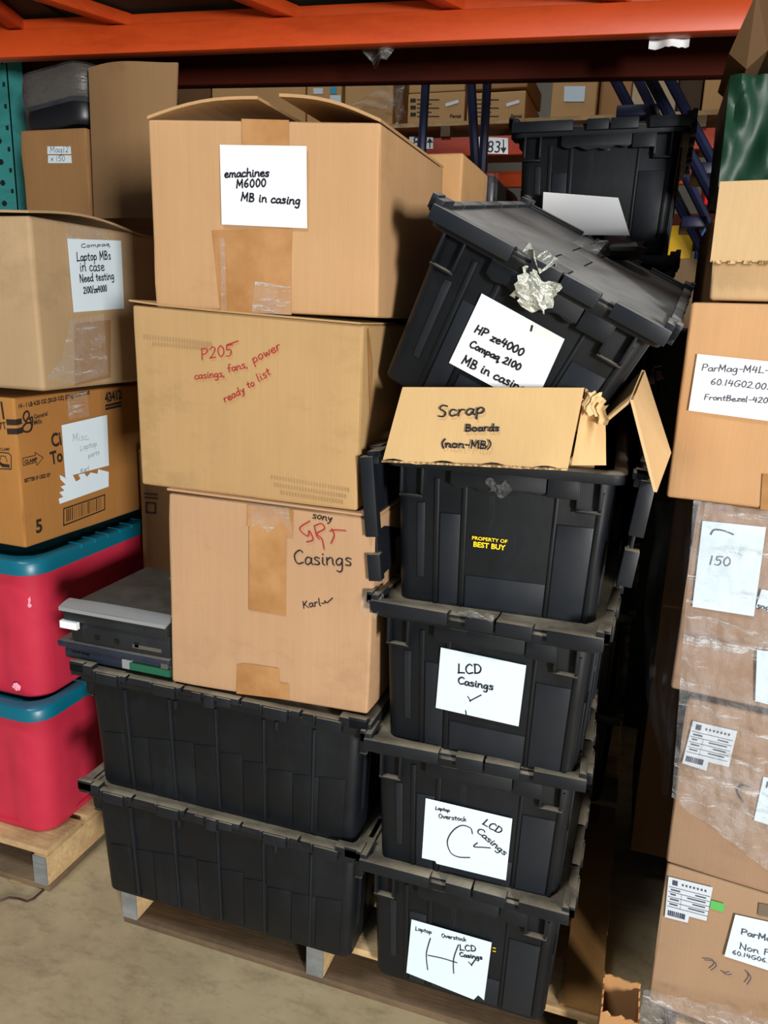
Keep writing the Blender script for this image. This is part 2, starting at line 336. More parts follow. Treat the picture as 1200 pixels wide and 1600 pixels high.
def text_mesh(t, off=0.0):
    c = bpy.data.curves.new('t', 'FONT'); c.body = t; c.size = 1; c.offset = off; c.resolution_u = 3
    o = bpy.data.objects.new('t', c); COL.objects.link(o); bpy.context.view_layer.update()
    me = bpy.data.meshes.new_from_object(o.evaluated_get(bpy.context.evaluated_depsgraph_get()))
    vs = [tuple(v.co) for v in me.vertices]; fs = [tuple(p.vertices) for p in me.polygons]
    bpy.data.objects.remove(o); bpy.data.curves.remove(c); bpy.data.meshes.remove(me); return vs, fs
def printed(mb, face, t, p0, p1, off=0.0, hs=1.0, n=.0012, uvs=False):
    a, b = (p0, p1) if uvs else (face.uv(p0), face.uv(p1)); vs, fs = text_mesh(t, off); x0 = min(v[0] for v in vs); x1 = max(v[0] for v in vs)
    d = (b[0]-a[0], b[1]-a[1]); L = math.hypot(*d); sc = L/(x1-x0); ux = (d[0]/L, d[1]/L); uy = (-ux[1], ux[0])
    mb.add([face.pt(a[0] + ux[0]*(x-x0)*sc + uy[0]*y*sc*hs, a[1] + ux[1]*(x-x0)*sc + uy[1]*y*sc*hs, n) for x, y, _ in vs], fs)

# ------------------------------------------------------------------ cartons
def carton_mesh(mb, c, r=.006, dent=.002, seed=0, nn=9):
    """c: 8 corners FLB FRB BRB BLB FLT FRT BRT BLT; rounded edges, slightly dented sides"""
    W, D, H = (c[1]-c[0]).length, (c[3]-c[0]).length, (c[4]-c[0]).length
    def tri(a, b, h):
        x, y, z = a/W, b/D, h/H
        return ((c[0]*(1-x)+c[1]*x)*(1-y) + (c[3]*(1-x)+c[2]*x)*y)*(1-z) + ((c[4]*(1-x)+c[5]*x)*(1-y) + (c[7]*(1-x)+c[6]*x)*y)*z
    def ax(L): return [0, r*.3, r*.7, r] + [r + (L-2*r)*i/nn for i in range(1, nn)] + [L-r, L-r*.7, L-r*.3, L]
    X, Y, Z = ax(W), ax(D), ax(H)
    def P(x, y, z):
        q = [min(max(v, r), L-r) for v, L in ((x, W), (y, D), (z, H))]; d = V((x-q[0], y-q[1], z-q[2]))
        p = V(q) + (d.normalized()*r if d.length > 1e-9 else d)
        e = min(1, min(sorted((min(x, W-x)/.06 + (0 if 0 < x < W else 9), min(y, D-y)/.06 + (0 if 0 < y < D else 9), min(z, H-z)/.06 + (0 if 0 < z < H else 9)))[:2]))
        p = tri(*p)
        k = dent*e
        return p + V((nz((p.x*5+seed, p.y*5, p.z*5)), nz((p.x*5, p.y*5+seed+7, p.z*5)), 0))*2*k
    for A, B, f in ((X, Z, lambda a, b: P(a, 0, b)), (X, Z, lambda a, b: P(a, D, b)), (Y, Z, lambda a, b: P(0, a, b)), (Y, Z, lambda a, b: P(W, a, b)), (X, Y, lambda a, b: P(a, b, 0)), (X, Y, lambda a, b: P(a, b, H))):
        k = len(mb.v); na, nb = len(A), len(B)
        mb.v += [f(a, b) for b in B for a in A]
        mb.f += [(k+j*na+i, k+j*na+i+1, k+(j+1)*na+i+1, k+(j+1)*na+i) for j in range(nb-1) for i in range(na-1)]
    return mb
class Carton: pass
def carton(name, corners, m, label, cat='box', group=None, **k):
    c = [V(p) for p in corners]; base = sum(c[:4], V())/4
    t = Carton(); t.c = c; t.root = empty(name, base, label, cat, group)
    t.body = carton_mesh(MB(), c, **k).build('box_body', m, t.root, smooth=True, merge=True)
    t.front = Face(c[0], c[1]-c[0], (c[1]-c[0]).cross(c[4]-c[0]))
    t.right = Face(c[1], c[2]-c[1], (c[2]-c[1]).cross(c[5]-c[1]))
    t.left = Face(c[3], c[0]-c[3], (c[0]-c[3]).cross(c[7]-c[3]))
    return t
def px_corners(flb, frb, flt, frt, yl, yr, D, skew=0.0):
    f = [at(*flb, y=yl), at(*frb, y=yr), at(*flt, y=yl), at(*frt, y=yr)]
    ux = (f[1]-f[0]); ux.z = 0; ux.normalize(); d = V((-ux.y + skew, ux.x, 0)).normalized()*D
    return [f[0], f[1], f[1]+d, f[0]+d, f[2], f[3], f[3]+d, f[2]+d]
def cuboid(x0, x1, y0, y1, z0, z1, yaw=0.0, piv=None):
    c = [V(p) for p in ((x0,y0,z0),(x1,y0,z0),(x1,y1,z0),(x0,y1,z0),(x0,y0,z1),(x1,y0,z1),(x1,y1,z1),(x0,y1,z1))]
    if yaw:
        pv = V(piv) if piv else (c[0]); R = Matrix.Rotation(yaw, 4, 'Z'); c = [pv + R @ (p-pv) for p in c]
    return c

# ------------------------------------------------------------------ pallets
def pallet(label, x0, x1, y0, y1, strs, group='wooden pallets on the floor'):
    r = empty('pallet', ((x0+x1)/2, (y0+y1)/2, 0), label, 'pallet', group)
    for i, sx in enumerate(strs):
        MB().box((sx, y0, .018), (sx+.042, y1, .102)).build('stringer', WOODL, r, bevel=.003)
        MB().box((sx+.001, y0-.003, .019), (sx+.041, y0+.002, .101)).build('stringer_end', WOODG, r)
    for i in range(6):
        a = y0 + (y1-y0-.14)*i/5; MB().box((x0, a+.004*(i == 0), .102), (x1, a+.135, .12)).build('deck_board', WOODL if i != 0 else WOODL, r, bevel=.003)
    for a in (y0, (y0+y1)/2-.07, y1-.14): MB().box((x0, a, 0), (x1, a+.14, .018)).build('bottom_board', WOODD, r, bevel=.003)
    return r
pallet('wooden pallet under the stacks of black totes', -1.062, .06, 1.318, 2.72, (-1.062, -.575, .015))
pallet('wooden pallet under the red storage tubs', -2.45, -1.30, 1.335, 2.25, (-2.45, -1.9, -1.342))

# ------------------------------------------------------------------ black totes
TW, TL, TH = .42, .684, .296
def rrect(hx, hy, z, r=.022, n=4):
    out = []
    for cx, cy, a0 in ((hx-r, hy-r, 0), (-hx+r, hy-r, 90), (-hx+r, -hy+r, 180), (hx-r, -hy+r, 270)):
        for k in range(n+1):
            a = math.radians(a0 + 90*k/n); out.append(V((cx + r*math.cos(a), cy + r*math.sin(a), z)))
    return out
def hxz(z): t = z/(TH-.02); return (TW/2-.036 + .011*t, TL/2-.036 + .011*t)
def face_pt(side, u, z, d):
    hx, hy = hxz(z)
    if side == 'f': return V((u*hx, -hy-d, z))
    if side == 'b': return V((u*hx, hy+d, z))
    if side == 'l': return V((-hx-d, u*hy, z))
    return V((hx+d, u*hy, z))
def relief(mb, side, u0, u1, z0, z1, d, d0=-.002):
    q = [(u0, z0), (u1, z0), (u1, z1), (u0, z1)]
    return mb.hexa([face_pt(side, *p, d0) for p in q] + [face_pt(side, *p, d) for p in q])
def tote_meshes():
    M = {}
    mb = MB(); zt = TH-.014
    o = [rrect(*hxz(z), z) for z in (.004, .03, .15, zt)]; o.insert(0, [V((p.x*.985, p.y*.99, 0)) for p in o[0]])
    i = [rrect(hxz(z)[0]-.005, hxz(z)[1]-.005, z) for z in (zt, .15, .006)]
    mb.loft(o + i, True, True)
    for s in 'fb':
        for u0, u1 in ((-.63, -.58), (-.36, -.31), (.50, .53), (.88, .93)): relief(mb, s, u0, u1, .012, TH-.05, .003)
    for s in 'lr':
        
            for k in range(10):
                ua = -.92 + k*.184; zt2 = .150 - .010*math.sin(k*.9); q = [(ua, .010), (ua+.180, .010), (ua+.180, zt2-.006), (ua, zt2)]
                mb.hexa([face_pt(s, *p, -.002) for p in q] + [face_pt(s, *p, .002) for p in q])
    nb_ = len(mb.f)
    for s in 'fb':
        relief(mb, s, -.30, .49, .01, .075, .0022); relief(mb, s, -.57, -.37, .01, .185, .0024); relief(mb, s, .54, .87, .01, .185, .0024); relief(mb, s, -.80, -.72, .06, .20, .002)
    for s in 'lr':
        
            for k in range(5): u = -.70 + k*.35; relief(mb, s, u-.009, u+.009, .010, TH-.045, .005)
            for u in (-.44, .30): relief(mb, s, u-.012, u+.012, TH-.065, TH-.045, .005)
    M['body'] = mb.mesh('tote_body', BODY, bevel=.0012, second=(nb_, PANEL))
    mb = MB(); zb = TH-.035
    R = [rrect(TW/2-.026, TL/2-.026, zb, .02), rrect(TW/2-.010, TL/2-.010, zb+.002, .022), rrect(TW/2-.007, TL/2-.007, TH-.016, .024), rrect(TW/2-.014, TL/2-.014, TH-.012, .022), rrect(TW/2-.030, TL/2-.030, TH-.012, .02), rrect(TW/2-.030, TL/2-.030, zb, .02), rrect(TW/2-.026, TL/2-.026, zb, .02)]
    mb.loft(R)
    for sg in (-1, 1):
        Y = TL/2*sg
        for x in (-.172, -.135, .128, .164):          # triangular gussets beside the grip
            for dx in (0,):
                yf = Y - sg*.010; z1 = zb+.004; z0 = zb-.050; yb = sg*(hxz(z0)[1]-.003)
                poly = [(x-.0025, yf, z1), (x-.0025, yf-sg*.002, z0+.008), (x-.0025, yb+sg*.012, z0), (x-.0025, yb, z0), (x-.0025, yb, z1)]
                mb.prism(poly, (.005, 0, 0))
        for xa, xb in ((-.176, -.133), (.126, .168)):
            z0 = zb-.050; yb = sg*(hxz(z0)[1]-.003); ya, yc = sorted((yb, Y-sg*.014)); mb.box((xa, ya, z0-.001), (xb, yc, z0+.003))
        ya, yc = sorted((Y-sg*.010, Y-sg*.016)); mb.box((.078, ya, zb-.028), (.128, yc, zb+.004))
    M['rim'] = mb.mesh('tote_rim', RIMM, bevel=.0012)
    mb = MB()
    for sg in (-1, 1):                                # wavy edged hand grip
        pts = [(-.085, zb+.003), (-.085, zb-.020)]
        for k in range(19):
            t = k/18; x = -.080 + .155*t; pts.append((x, zb-.022 - .008*(1-abs(2*t-1)) - .003*math.sin(t*PI*7)))
        pts += [(.076, zb-.020), (.076, zb+.003)]
        y = sg*(TL/2-.009)
        mb.prism([(x, y, z) for x, z in pts], (0, -sg*.006, 0))
        M['grip%d' % sg] = mb.mesh('hand_grip', RIMM, bevel=.001); mb = MB()
    # lid halves: origin on the hinge line, plate runs towards +x (left half) or -x (right half)
    for side, sg in (('lid_left', 1), ('lid_right', -1)):
        mb = MB(); n = 6; hl = TL/2-.012; mid = TW/2
        edge = []
        for k in range(n):
            y0 = -hl + 2*hl*k/n; y1 = -hl + 2*hl*(k+1)/n; off = (.022 if k % 2 == 0 else -.022)*1
            xx = mid + (off if sg == 1 else -off) - .001
            edge += [(xx, y0+.001), (xx, y1-.001)]
        poly = [(.008, -hl), *edge, (.008, hl)]
        P = [V((x*sg, y, -.013)) for x, y in poly]
        if sg == -1: P = P[::-1]
        mb.prism(P, (0, 0, .006))
        X = lambda a, b: tuple(sorted((a*sg, b*sg)))
        for ysg in (-1, 1):                           # lips on the two ends, with gaps
            segs = ((.006, .150), (.182, .232)) if sg == 1 else ((.006, .098), (.122, .184))
            for a, b in segs:
                x0, x1 = X(a, b); y0, y1 = sorted((ysg*(TL/2+.002), ysg*(TL/2-.020)))
                mb.box((x0, y0, -.024), (x1, y1, 0))
                y0, y1 = sorted((ysg*(TL/2-.018), ysg*(TL/2-.030))); mb.box((x0, y0, -.013), (x1, y1, -.004))
        for k in range(5):                            # hinge side lip, four knuckles, middle latch
            y0 = -TL/2 + .010 + k*(TL-.02)/5; y1 = y0 + (TL-.02)/5 - .006
            x0, x1 = X(-.001, .016); mb.box((x0, y0, -.014), (x1, y1, 0.0))
        for y in (-.262, -.148, .105, .245):
            x0, x1 = X(-.005, .010); mb.box((x0, y-.026, -.026), (x1, y+.026, -.002))
            x0, x1 = X(-.003, .004); mb.box((x0, y-.034, -.019), (x1, y-.029, -.001)).box((x0, y+.029, -.019), (x1, y+.034, -.001))
        for a, b, zz in ((-.050, -.018, -.020), (-.012, .012, -.030), (.018, .040, -.020)):
            x0, x1 = X(-.004, .010); mb.box((x0, a, zz), (x1, b, -.002))
        for ys in (-1, 1):                            # raised corner lugs that locate the tote above
            x0, x1 = X(-.003, .020); y0, y1 = sorted((ys*(TL/2-.004), ys*(TL/2-.060))); mb.box((x0, y0, -.010), (x1, y1, .009))
            x0, x1 = X(-.003, .008); y0, y1 = sorted((ys*(TL/2-.004), ys*(TL/2-.040))); mb.box((x0, y0, -.010), (x1, y1, .013))
        M[side] = mb.mesh('lid_half', LIDM, bevel=.0015)
    return M
TM = tote_meshes()
def tote(label, M, group, lids=True, open_angles=None, name='storage_tote', lidm=None):
    r = empty(name, (0,0,0), label, 'tote', group, mat=M)
    def ch(nm, me, p=r):
        o = bpy.data.objects.new(nm, me); COL.objects.link(o); o.parent = p; return o
    ch('tote_body', TM['body']); rm = ch('rim', TM['rim']); [ch('hand_grip', TM['grip%d' % q]) for q in (-1, 1)]
    for nm, sg, i in (('lid_left', -1, 0), ('lid_right', 1, 1)):
        o = ch('lid_flap', TM[nm])
        if lidm: o.material_slots[0].link = 'OBJECT'; o.material_slots[0].material = lidm
        o.location = (sg*TW/2, 0, TH)
        if open_angles: o.location = (sg*(TW/2+.012), 0, TH-.012); o.rotation_euler = (0, open_angles[i], 0)
    r2 = Carton(); r2.root = r; r2.M = M
    P = M @ V((-TW/2, -hxz(TH*.5)[1], TH*.5)); N = (M.to_3x3() @ V((0, -1, -.011/(TH-.02)))).normalized()
    r2.front = Face(P + N*.0015, M.to_3x3() @ V((1, 0, 0)), N); return r2
def TM4(x, y, z, yaw=0, along='short', W=TW, L=TL):      # x, y: left front corner of the rim
    if along == 'short': return Matrix.Translation((x, y, z)) @ Matrix.Rotation(yaw, 4, 'Z') @ Matrix.Translation((W/2, L/2, 0))
    return Matrix.Translation((x, y, z)) @ Matrix.Rotation(yaw, 4, 'Z') @ Matrix.Translation((L/2, W/2, 0)) @ Matrix.Rotation(PI/2, 4, 'Z')
R1 = math.radians
GS = 'black totes stacked end on'; GL = 'long side black totes under the carton stack'
H_ = tote('black lidded tote with paper sign marked with a big letter H, lowest of its stack', TM4(-.436, 1.240, .120, R1(-.4)), GS)
C_ = tote('black lidded tote with paper sign marked with a big letter C', TM4(-.431, 1.231, .392, R1(2.0)), GS)
L_ = tote('black lidded tote with white paper sign reading LCD Casings and no big letter', TM4(-.428, 1.236, .668, R1(-2.4)), GS)
P_ = tote('open black tote with yellow print, lid flaps hanging down both sides', TM4(-.418, 1.248, .944, R1(1.5)), GS, open_angles=(R1(84), R1(-84)))
tote('long side black tote on the pallet, lower of two under the cartons', TM4(-1.109, 1.247, .120, R1(.3), 'long'), GL)
tote('long side black tote holding the laptops and cartons on its lid', TM4(-1.104, 1.243, .412, R1(.1), 'long'), GL)
# tilted tote: x, y, z of the front left bottom corner, tilted right side down and towards the viewer
MT = Matrix.Translation((-.468, 1.265, 1.368)) @ Matrix.Rotation(R1(-3.5), 4, 'Z') @ Matrix.Rotation(R1(7.8), 4, 'X') @ Matrix.Rotation(R1(26.3), 4, 'Y') @ Matrix.Translation((TW/2, TL/2, 0))
T_ = tote('tilted dusty black tote resting crooked on the scrap carton', MT, GS, lidm=LIDG)
GB = 'black totes in the stack behind'
for k in range(5):
    tote('black tote in the dark stack behind, below the far top tote', TM4(-.372, 2.02, .12 + .3005*k, 0), GB)
B_ = tote('black tote standing far back above the tilted tote, a paper sheet before it', TM4(-.372, 2.02, .12 + .3005*5, R1(-1)), GB)

# signs on the totes
def sign(t, px, m=PAPERB): return lay(t.front, px, 'paper_sign', m, t.root, n=.004)
s = sign(H_, [(644,1434),(769,1470),(757,1560),(748,1552),(741,1559),(636,1517)])
hand(H_.front, [('Laptop',(650,1450),(676,1456),.0021,1.25), ('Overstock',(691,1461),(730,1468),.0021,1.25), ('LCD',(719,1481),(746,1484),.003,1.1), ('Casings',(719,1491),(755,1496),.003,1.1), ('*',(734,1505),(747,1504),.003,1.0)], INK, s, .0021, .0056, extra=([(673.7,1463),(667.5,1487),(669.5,1512)], [(717.5,1473),(710,1495),(710,1517.5)], [(670,1489.5),(692,1494),(715,1501)]))
s = sign(C_, [(666,1245),(801,1277),(791,1373),(683,1347),(681,1343),(660,1338)])
hand(C_.front, [('Laptop',(681,1262),(704,1266),.0021,1.2), ('Overstock',(686,1275),(730,1281),.0021,1.2), ('LCD',(754,1284),(782,1301),.0032,1.1), ('Casings',(744,1296),(789,1334),.003,1.0)], INK, s, .0021, .0056, extra=([(739,1300),(736,1291),(722,1287),(708,1296),(700,1312),(705,1329),(717,1336),(735,1337)], [(747,1314),(741,1320),(755,1321),(767,1322)]))
s = sign(L_, [(690,1010),(823,1038),(811,1133),(682,1104)])
hand(L_.front, [('LCD',(716,1049),(755,1051),.0036,1.1), ('Casings',(716,1066),(772,1076),.0036,1.1), ('*',(730,1092),(751,1095),.0026,.8)], INK, s, .002, .0056, extra=([(729,1108),(730,1116)],))
s = sign(T_, [(754,458),(883,529),(834,637),(703,566)], PAPER)
hand(T_.front, [('HP ze4000',(742,517),(817,556),.0037,1.1), ('Compaq 2100',(734,540),(813,578),.0037,1.1), ('MB in casing',(722,566),(820,613),.0037,1.1)], INK, s, .003, .0056, extra=([(833,508),(831,516)],))
mb = MB(); printed(mb, P_.front, 'PROPERTY OF', (738,842), (793,848), .02, .9, .003); printed(mb, P_.front, 'BEST BUY', (740,853), (790,859), .03, 1.0, .003)
mb.build('printed_lettering', YEL, P_.root)
mb = MB()
for k in range(2): printed(mb, H_.front, '=', (770,1482+k*5), (775,1483+k*5), .02, .6, .001)
mb.build('printed_lettering', YEL, H_.root)
# torn tape on the tilted tote and on the open tote
def crumple(mb, c, rx, ry, rz, seed, amp=.45, nu=12, nv=8):
    c = V(c)
    rings = []
    for j in range(nv+1):
        th = PI*j/nv; ring = []
        for i in range(nu):
            ph = 2*PI*i/nu; d = V((math.sin(th)*math.cos(ph), math.sin(th)*math.sin(ph), math.cos(th)))
            k = 1 + amp*noise.noise(d*2.2 + V((seed, seed*.7, 0))) + amp*.6*noise.noise(d*5 + V((seed, 3, 1)))
            ring.append(c + V((d.x*rx, d.y*ry, d.z*rz))*k)
        rings.append(ring)
    return mb.loft(rings, True, True)
Ti = MT
def tl(x, y, z): return MT @ V((x, y, z))
mb = MB(); rnd = random.Random(3)
mb.sheet(lambda u, v: tl(-.030 + .058*u + .008*rnd.uniform(-1, 1), -TL/2 + .006 - .010*abs(math.sin(u*5+v*3)) - .005*rnd.random(), TH-.066 + .046*v + .006*math.sin(u*9)), 9, 7, (0, -.001, 0)).build('torn_tape', METALT, T_.root)
mb = MB(); mb.sheet(lambda u, v: tl(-.045 + .05*u, -TL/2 - .006 + .05*v, TH-.006 + .012*math.sin(u*7+v*4) + .008*rnd.random()), 8, 6, (0, 0, .001)).build('torn_tape', METALT, T_.root)
mb = MB(); mb.sheet(lambda u, v: P_.M @ V((-.018 + .034*u + .006*math.sin(v*5), -TL/2 + .006 - .007*abs(math.sin(u*9+v*6)), TH-.064 + .022*v + .006*math.sin(u*7))), 8, 5, (0, -.001, 0)).build('torn_tape', CLEAR, P_.root)
for T in (L_,):
    MB().sheet(lambda u, v: T.M @ V((-.04 + .06*u, -TL/2 - .003 + .022*v - .003*math.sin(u*9), TH + .001 + .004*math.sin(u*11+v*5))), 8, 4, (0, 0, .0008)).build('torn_tape', CLEAR, T.root)
    MB().sheet(lambda u, v: T.M @ V((-TW/2 - .012 + .035*u, -TL/2 - .004 + .03*v, TH - .028 + .034*math.sin(v*2.5) + .006*math.sin(u*13+v*9))), 8, 8, (0, 0, .0008)).build('torn_tape', CLEAR, T.root)
for T in (B_,):
    lay(T.front, [(922,208),(952,212),(953,235),(920,233)], 'clear_tape', CLEAR, T.root)

# debris on the tilted lid
crum = MB(); crumple(crum, tl(.045, .20, TH+.018), .05, .06, .02, 4)
tag(crum.build('plastic_scrap', mat('dark_scrap', srgb(30, 27, 24), .5), smooth=True), 'dark crumpled plastic scrap on the dusty lid of the tilted tote', 'scrap')
sc = MB(); sc.sheet(lambda u, v: tl(-.03 + .05*u, .02 + .16*v, TH + .004 + .02*math.sin(v*4)*u + .012*math.sin(u*5+v*7)*v), 8, 10, (0, 0, .001))
tag(sc.build('plastic_strip', CLEAR, smooth=True), 'whitish torn plastic strip lying on the lid of the tilted tote', 'scrap')

# white sheet leaning on the far tote
yp = 2.012
q = [at(849,300,y=yp), at(966,309,y=yp), at(985,372,y=yp), at(850,372,y=yp)]
def shf(u, v):
    p = (q[0]*(1-u)+q[1]*u)*(1-v) + (q[3]*(1-u)+q[2]*u)*v
    return p + V((0, -.05*v - .02*math.sin(u*3)*v, 0))
tag(MB().sheet(shf, 10, 8, (0, .0012, 0)).build('paper_sheet', PAPER, smooth=True), 'white sheet of paper leaning against the far black tote', 'paper')

# ------------------------------------------------------------------ middle carton stack
k1 = card(182, 143, 102, 1); k2 = card(175, 141, 96, 2, .3); k3 = card(179, 142, 107, 3)
D3 = .40
b3 = carton('cardboard_box', px_corners((268,1065),(574,1117),(263,770),(588,810), 1.262, 1.258, D3), k3, 'cardboard box with black handwriting Casings, standing on the black tote lid', group='cardboard boxes in the middle stack', seed=1)
mb = MB()
for a, b, dz in ((0, .49, .001), (.51, 1, .002)):
    P0, P1, Pd = b3.c[4], b3.c[5], b3.c[7]-b3.c[4]
    f = lambda u, v, a=a, b=b: P0 + (P1-P0)*u + Pd*(a+(b-a)*v) + V((0, -.004*(a == 0)*(1-v), .002 + .004*(1-u)*(1-v)*(a == 0)))
    mb = MB().sheet(f, 6, 3, (0, 0, .004)); mb.build('top_flap', k3, b3.root)
T3 = b3.front
lay(T3, [(387,788),(459,797),(457,838),(447,836),(447,962),(389,952),(390,822),(387,822)], 'packing_tape', TAPE, b3.root)
lay(T3, [(371,1038),(380,1036),(400,1038),(436,1044),(438,1066),(452,1068),(452,1093),(370,1083)], 'packing_tape', TAPE, b3.root)
lay(T3, [(390,786),(452,793),(458,834),(440,815),(420,832),(405,818),(395,822)], 'clear_tape', CLEAR, b3.root, n=.003)
hand(T3, [('sony',(488,809),(520,815),.0026)], INK, b3.root, .0026, .0014, extra=())
hand(T3, [('Casings',(459,881),(551,884),.0032,1.15)], INK, b3.root, .003, .0014)
hand(T3, [('Karl',(474,950),(503,946),.0026), ('~',(503,945),(522,940),.0024)], INK, b3.root, .0026, .0014)
hand(T3, [], RED, b3.root, .0022, .0014, extra=([(485,814),(469,826),(482,838),(484,829),(490,843),(480,847)], [(492,822),(496,838),(500,842)], [(492,822),(503,818),(508,826),(496,834),(504,842),(507,858)], [(516,830),(524,828),(541,829)], [(519,826),(523,836),(518,849)]))
b2 = carton('cardboard_box', px_corners((221,757),(557,799),(206,476),(568,508), 1.268, 1.262, .42), k2, 'cardboard box with only red handwriting: casings, fans, power, ready to list', group='cardboard boxes in the middle stack', seed=5, dent=.0018)
T2 = b2.front
hand(T2, [('P205',(315,562),(366,555),.0026), ('casings,',(305,593),(353,588)), ('fans,',(357,582),(389,574)), ('power',(397,568),(441,545)), ('ready',(352,629),(385,612)), ('to',(388,607),(400,602)), ('list',(405,597),(425,584))], RED, b2.root, .0024, .0022, extra=([(356,539),(373,533)],))
lay(b2.right, [b2.right.uv((573,515)), (.05, .16), (.05, .26), (.02, .32)], 'packing_tape', TAPE, b2.root, uvs=True)
mb = MB()
for (xa_, ya_, xb_, yb_, n_, h_) in ((226,522,330,534,24,7), (240,534,325,541,20,6), (425,742,545,762,28,6), (430,754,540,772,26,6), (440,766,535,781,22,6)):
    for k in range(n_):
        t = k/(n_-1); x, y = xa_ + (xb_-xa_)*t, ya_ + (yb_-ya_)*t
        mb.add([T2.pt(*T2.uv(p), .0016) for p in ((x-1.1, y), (x+1.1, y), (x+1.1, y+h_), (x-1.1, y+h_))], [(0,1,2,3)])
mb.build('rub_marks', mat('rub_mark', srgb(158, 127, 88), .8, spec=.2), b2.root)
mb = MB(); f = lambda u, v: b2.c[4] + (b2.c[5]-b2.c[4])*u + (b2.c[7]-b2.c[4])*.45*v + V((-.004, -.003*(1-v), .001 + .005*(1-u)**6))
mb.sheet(f, 14, 3, (0, 0, .003)).build('top_flap', k2, b2.root)
b1 = carton('cardboard_box', px_corners((243,480),(590,497),(230,186),(595,191), 1.278, 1.276, .40), k1, 'large open flapped cardboard box on top of the middle stack, with white sign', group='cardboard boxes in the middle stack', seed=9)
T1 = b1.front
lay(T1, [(378,186),(452,188),(451,230),(379,229)], 'packing_tape', TAPE, b1.root)
lay(T1, [(332,360),(457,356),(456,492),(345,486)], 'packing_tape', TAPE, b1.root)
lay(T1, [(345,372),(352,372),(356,486),(348,486)], 'clear_tape', CLEAR, b1.root, n=.003)
lay(T1, [(400,440),(455,448),(456,492),(395,489)], 'clear_tape', CLEAR, b1.root, n=.003)
s = lay(T1, [(345,227),(480,229),(481,357),(478,357),(348,351)], 'paper_sign', PAPER, b1.root, n=.003)
hand(T1, [('emachines',(352,278),(423,276),.0038), ('M6000',(371,294),(418,292),.0038), ('MB in casing',(378,314),(471,320),.0038)], INK, s, .003, .0046)
# the two open flaps stand up as a low tent
def flap1(a, peak_px, side):
    P0 = b1.c[4] if side < 0 else b1.c[5]; dp = (b1.c[7]-b1.c[4])
    pk = at(*peak_px, y=P0.y)
    return lambda u, v: P0 + (pk-P0)*u + dp*v + V((0, 0, .010*math.sin(u*PI)))
MB().sheet(flap1(0, (402,155), -1), 8, 6, (0, 0, .005)).build('top_flap', CARDIN, b1.root)
MB().sheet(flap1(0, (436,151), 1), 8, 6, (0, 0, .005)).build('top_flap', CARDIN, b1.root)

# ------------------------------------------------------------------ scrap carton inside the open tote
ks = card(200, 166, 116, 4, .25)
yA, yB = 1.236, 1.218
tA, tB = at(629,605,y=yA), at(913,606,y=yA); fA, fB = at(598,719,y=yB), at(887,732,y=yB)
r = empty('scrap_box', (-.24, 1.42, .97), 'opened cardboard box marked Scrap Boards, stuffed into the open black tote', 'box')
X0, X1 = tA.x, tB.x; t_ = .005; Y0, Y1 = yA, 1.62; zt = tA.z
XA, XB, ya_ = -.365, -.062, 1.322
mb = MB().box((XA, Y1-t_, .955), (XB, Y1, 1.16)).box((XB-t_, ya_, .955), (XB, Y1, 1.16)).box((XA, ya_, .955), (XB, Y1, .96)).box((XA, ya_, .955), (XA+.005, Y1, 1.30))
mb.sheet(lambda u, v: V((XA, ya_, .955)) + V(((XB-XA)*u, 0, .285*v)), 2, 2, (0, .005, 0))
mb.sheet(lambda u, v: V((XA + (XB-XA)*u, ya_, 1.24))*(1-v) + V((X0 + (X1-X0)*u, Y0, zt))*v, 6, 4, (0, .005, 0)); mb.build('box_body', ks, r)
def ff(u, v):
    p = (tA*(1-u)+tB*u)*(1-v) + (fA*(1-u)+fB*u)*v
    return p + V((0, -.005*math.sin(u*9)*v**4 - .001*math.sin(v*PI), .004*math.sin(u*23)*v**3))
fl = MB().sheet(ff, 30, 8, (0, .005, 0)).build('front_flap', ks, r, smooth=True)
MB().bar(fA + V((0, -.003, -.001)), fB + V((0, -.003, -.001)), .006, .003).build('corrugated_edge', EDGE, fl)
FF = Face(fA + V((0, -.0036, 0)), fB-fA, (fB-fA).cross(tA-fA))
hand(FF, [('Scrap',(684,652),(759,647),.0034,.9), ('Boards',(727,674),(781,673),.0034,.9), ('(non-MB)',(689,699),(768,701),.0034,.9)], INK, fl, .0034, .0013)
# the torn right side
s0, s1, s2, s3 = at(915,607,y=yA+.004), at(945,640,y=1.262), at(947,727,y=1.262), at(893,727,y=yA+.0)
MB().sheet(lambda u, v: (s0*(1-u)+s1*u)*(1-v) + (s3*(1-u)+s2*u)*v + V((0, .012*math.sin(u*8)*(1-v), .008*nz((u*9, v*3, 2))*(1-v))), 12, 8, (0, .004, 0)).build('torn_side', card(210, 172, 122, 6), r, smooth=True)
mb = MB()
for k in range(4):
    a = at(915 + 7*k, 609 + 7*k, y=yA-.002-.003*(k % 2)); mb.sheet(lambda u, v, a=a, k=k: a + V((.014*u + .004*math.sin(v*6+k), -.006*math.sin(u*4+k), -.030*v - .004*math.sin(k*2+u*3))), 3, 4, (0, .003, 0))
mb.build('torn_edge', card(214, 182, 134, 8), r)
# bent flap sticking out to the right
p = [at(932,668,y=1.27), at(984,624,y=1.25), at(1021,768,y=1.22)]; p2 = [at(945,640,y=1.40), at(1003,578,y=1.40), at(1044,706,y=1.34)]
def bent(u, v):
    k = v*2; i = min(int(k), 1); t = k - i
    a = p[i]*(1-t)+p[i+1]*t; b = p2[i]*(1-t)+p2[i+1]*t; return a*(1-u) + b*u
MB().sheet(bent, 4, 12, lambda u, v: V((.005, .001, -.001))).build('side_flap', card(200, 166, 120, 7), r)

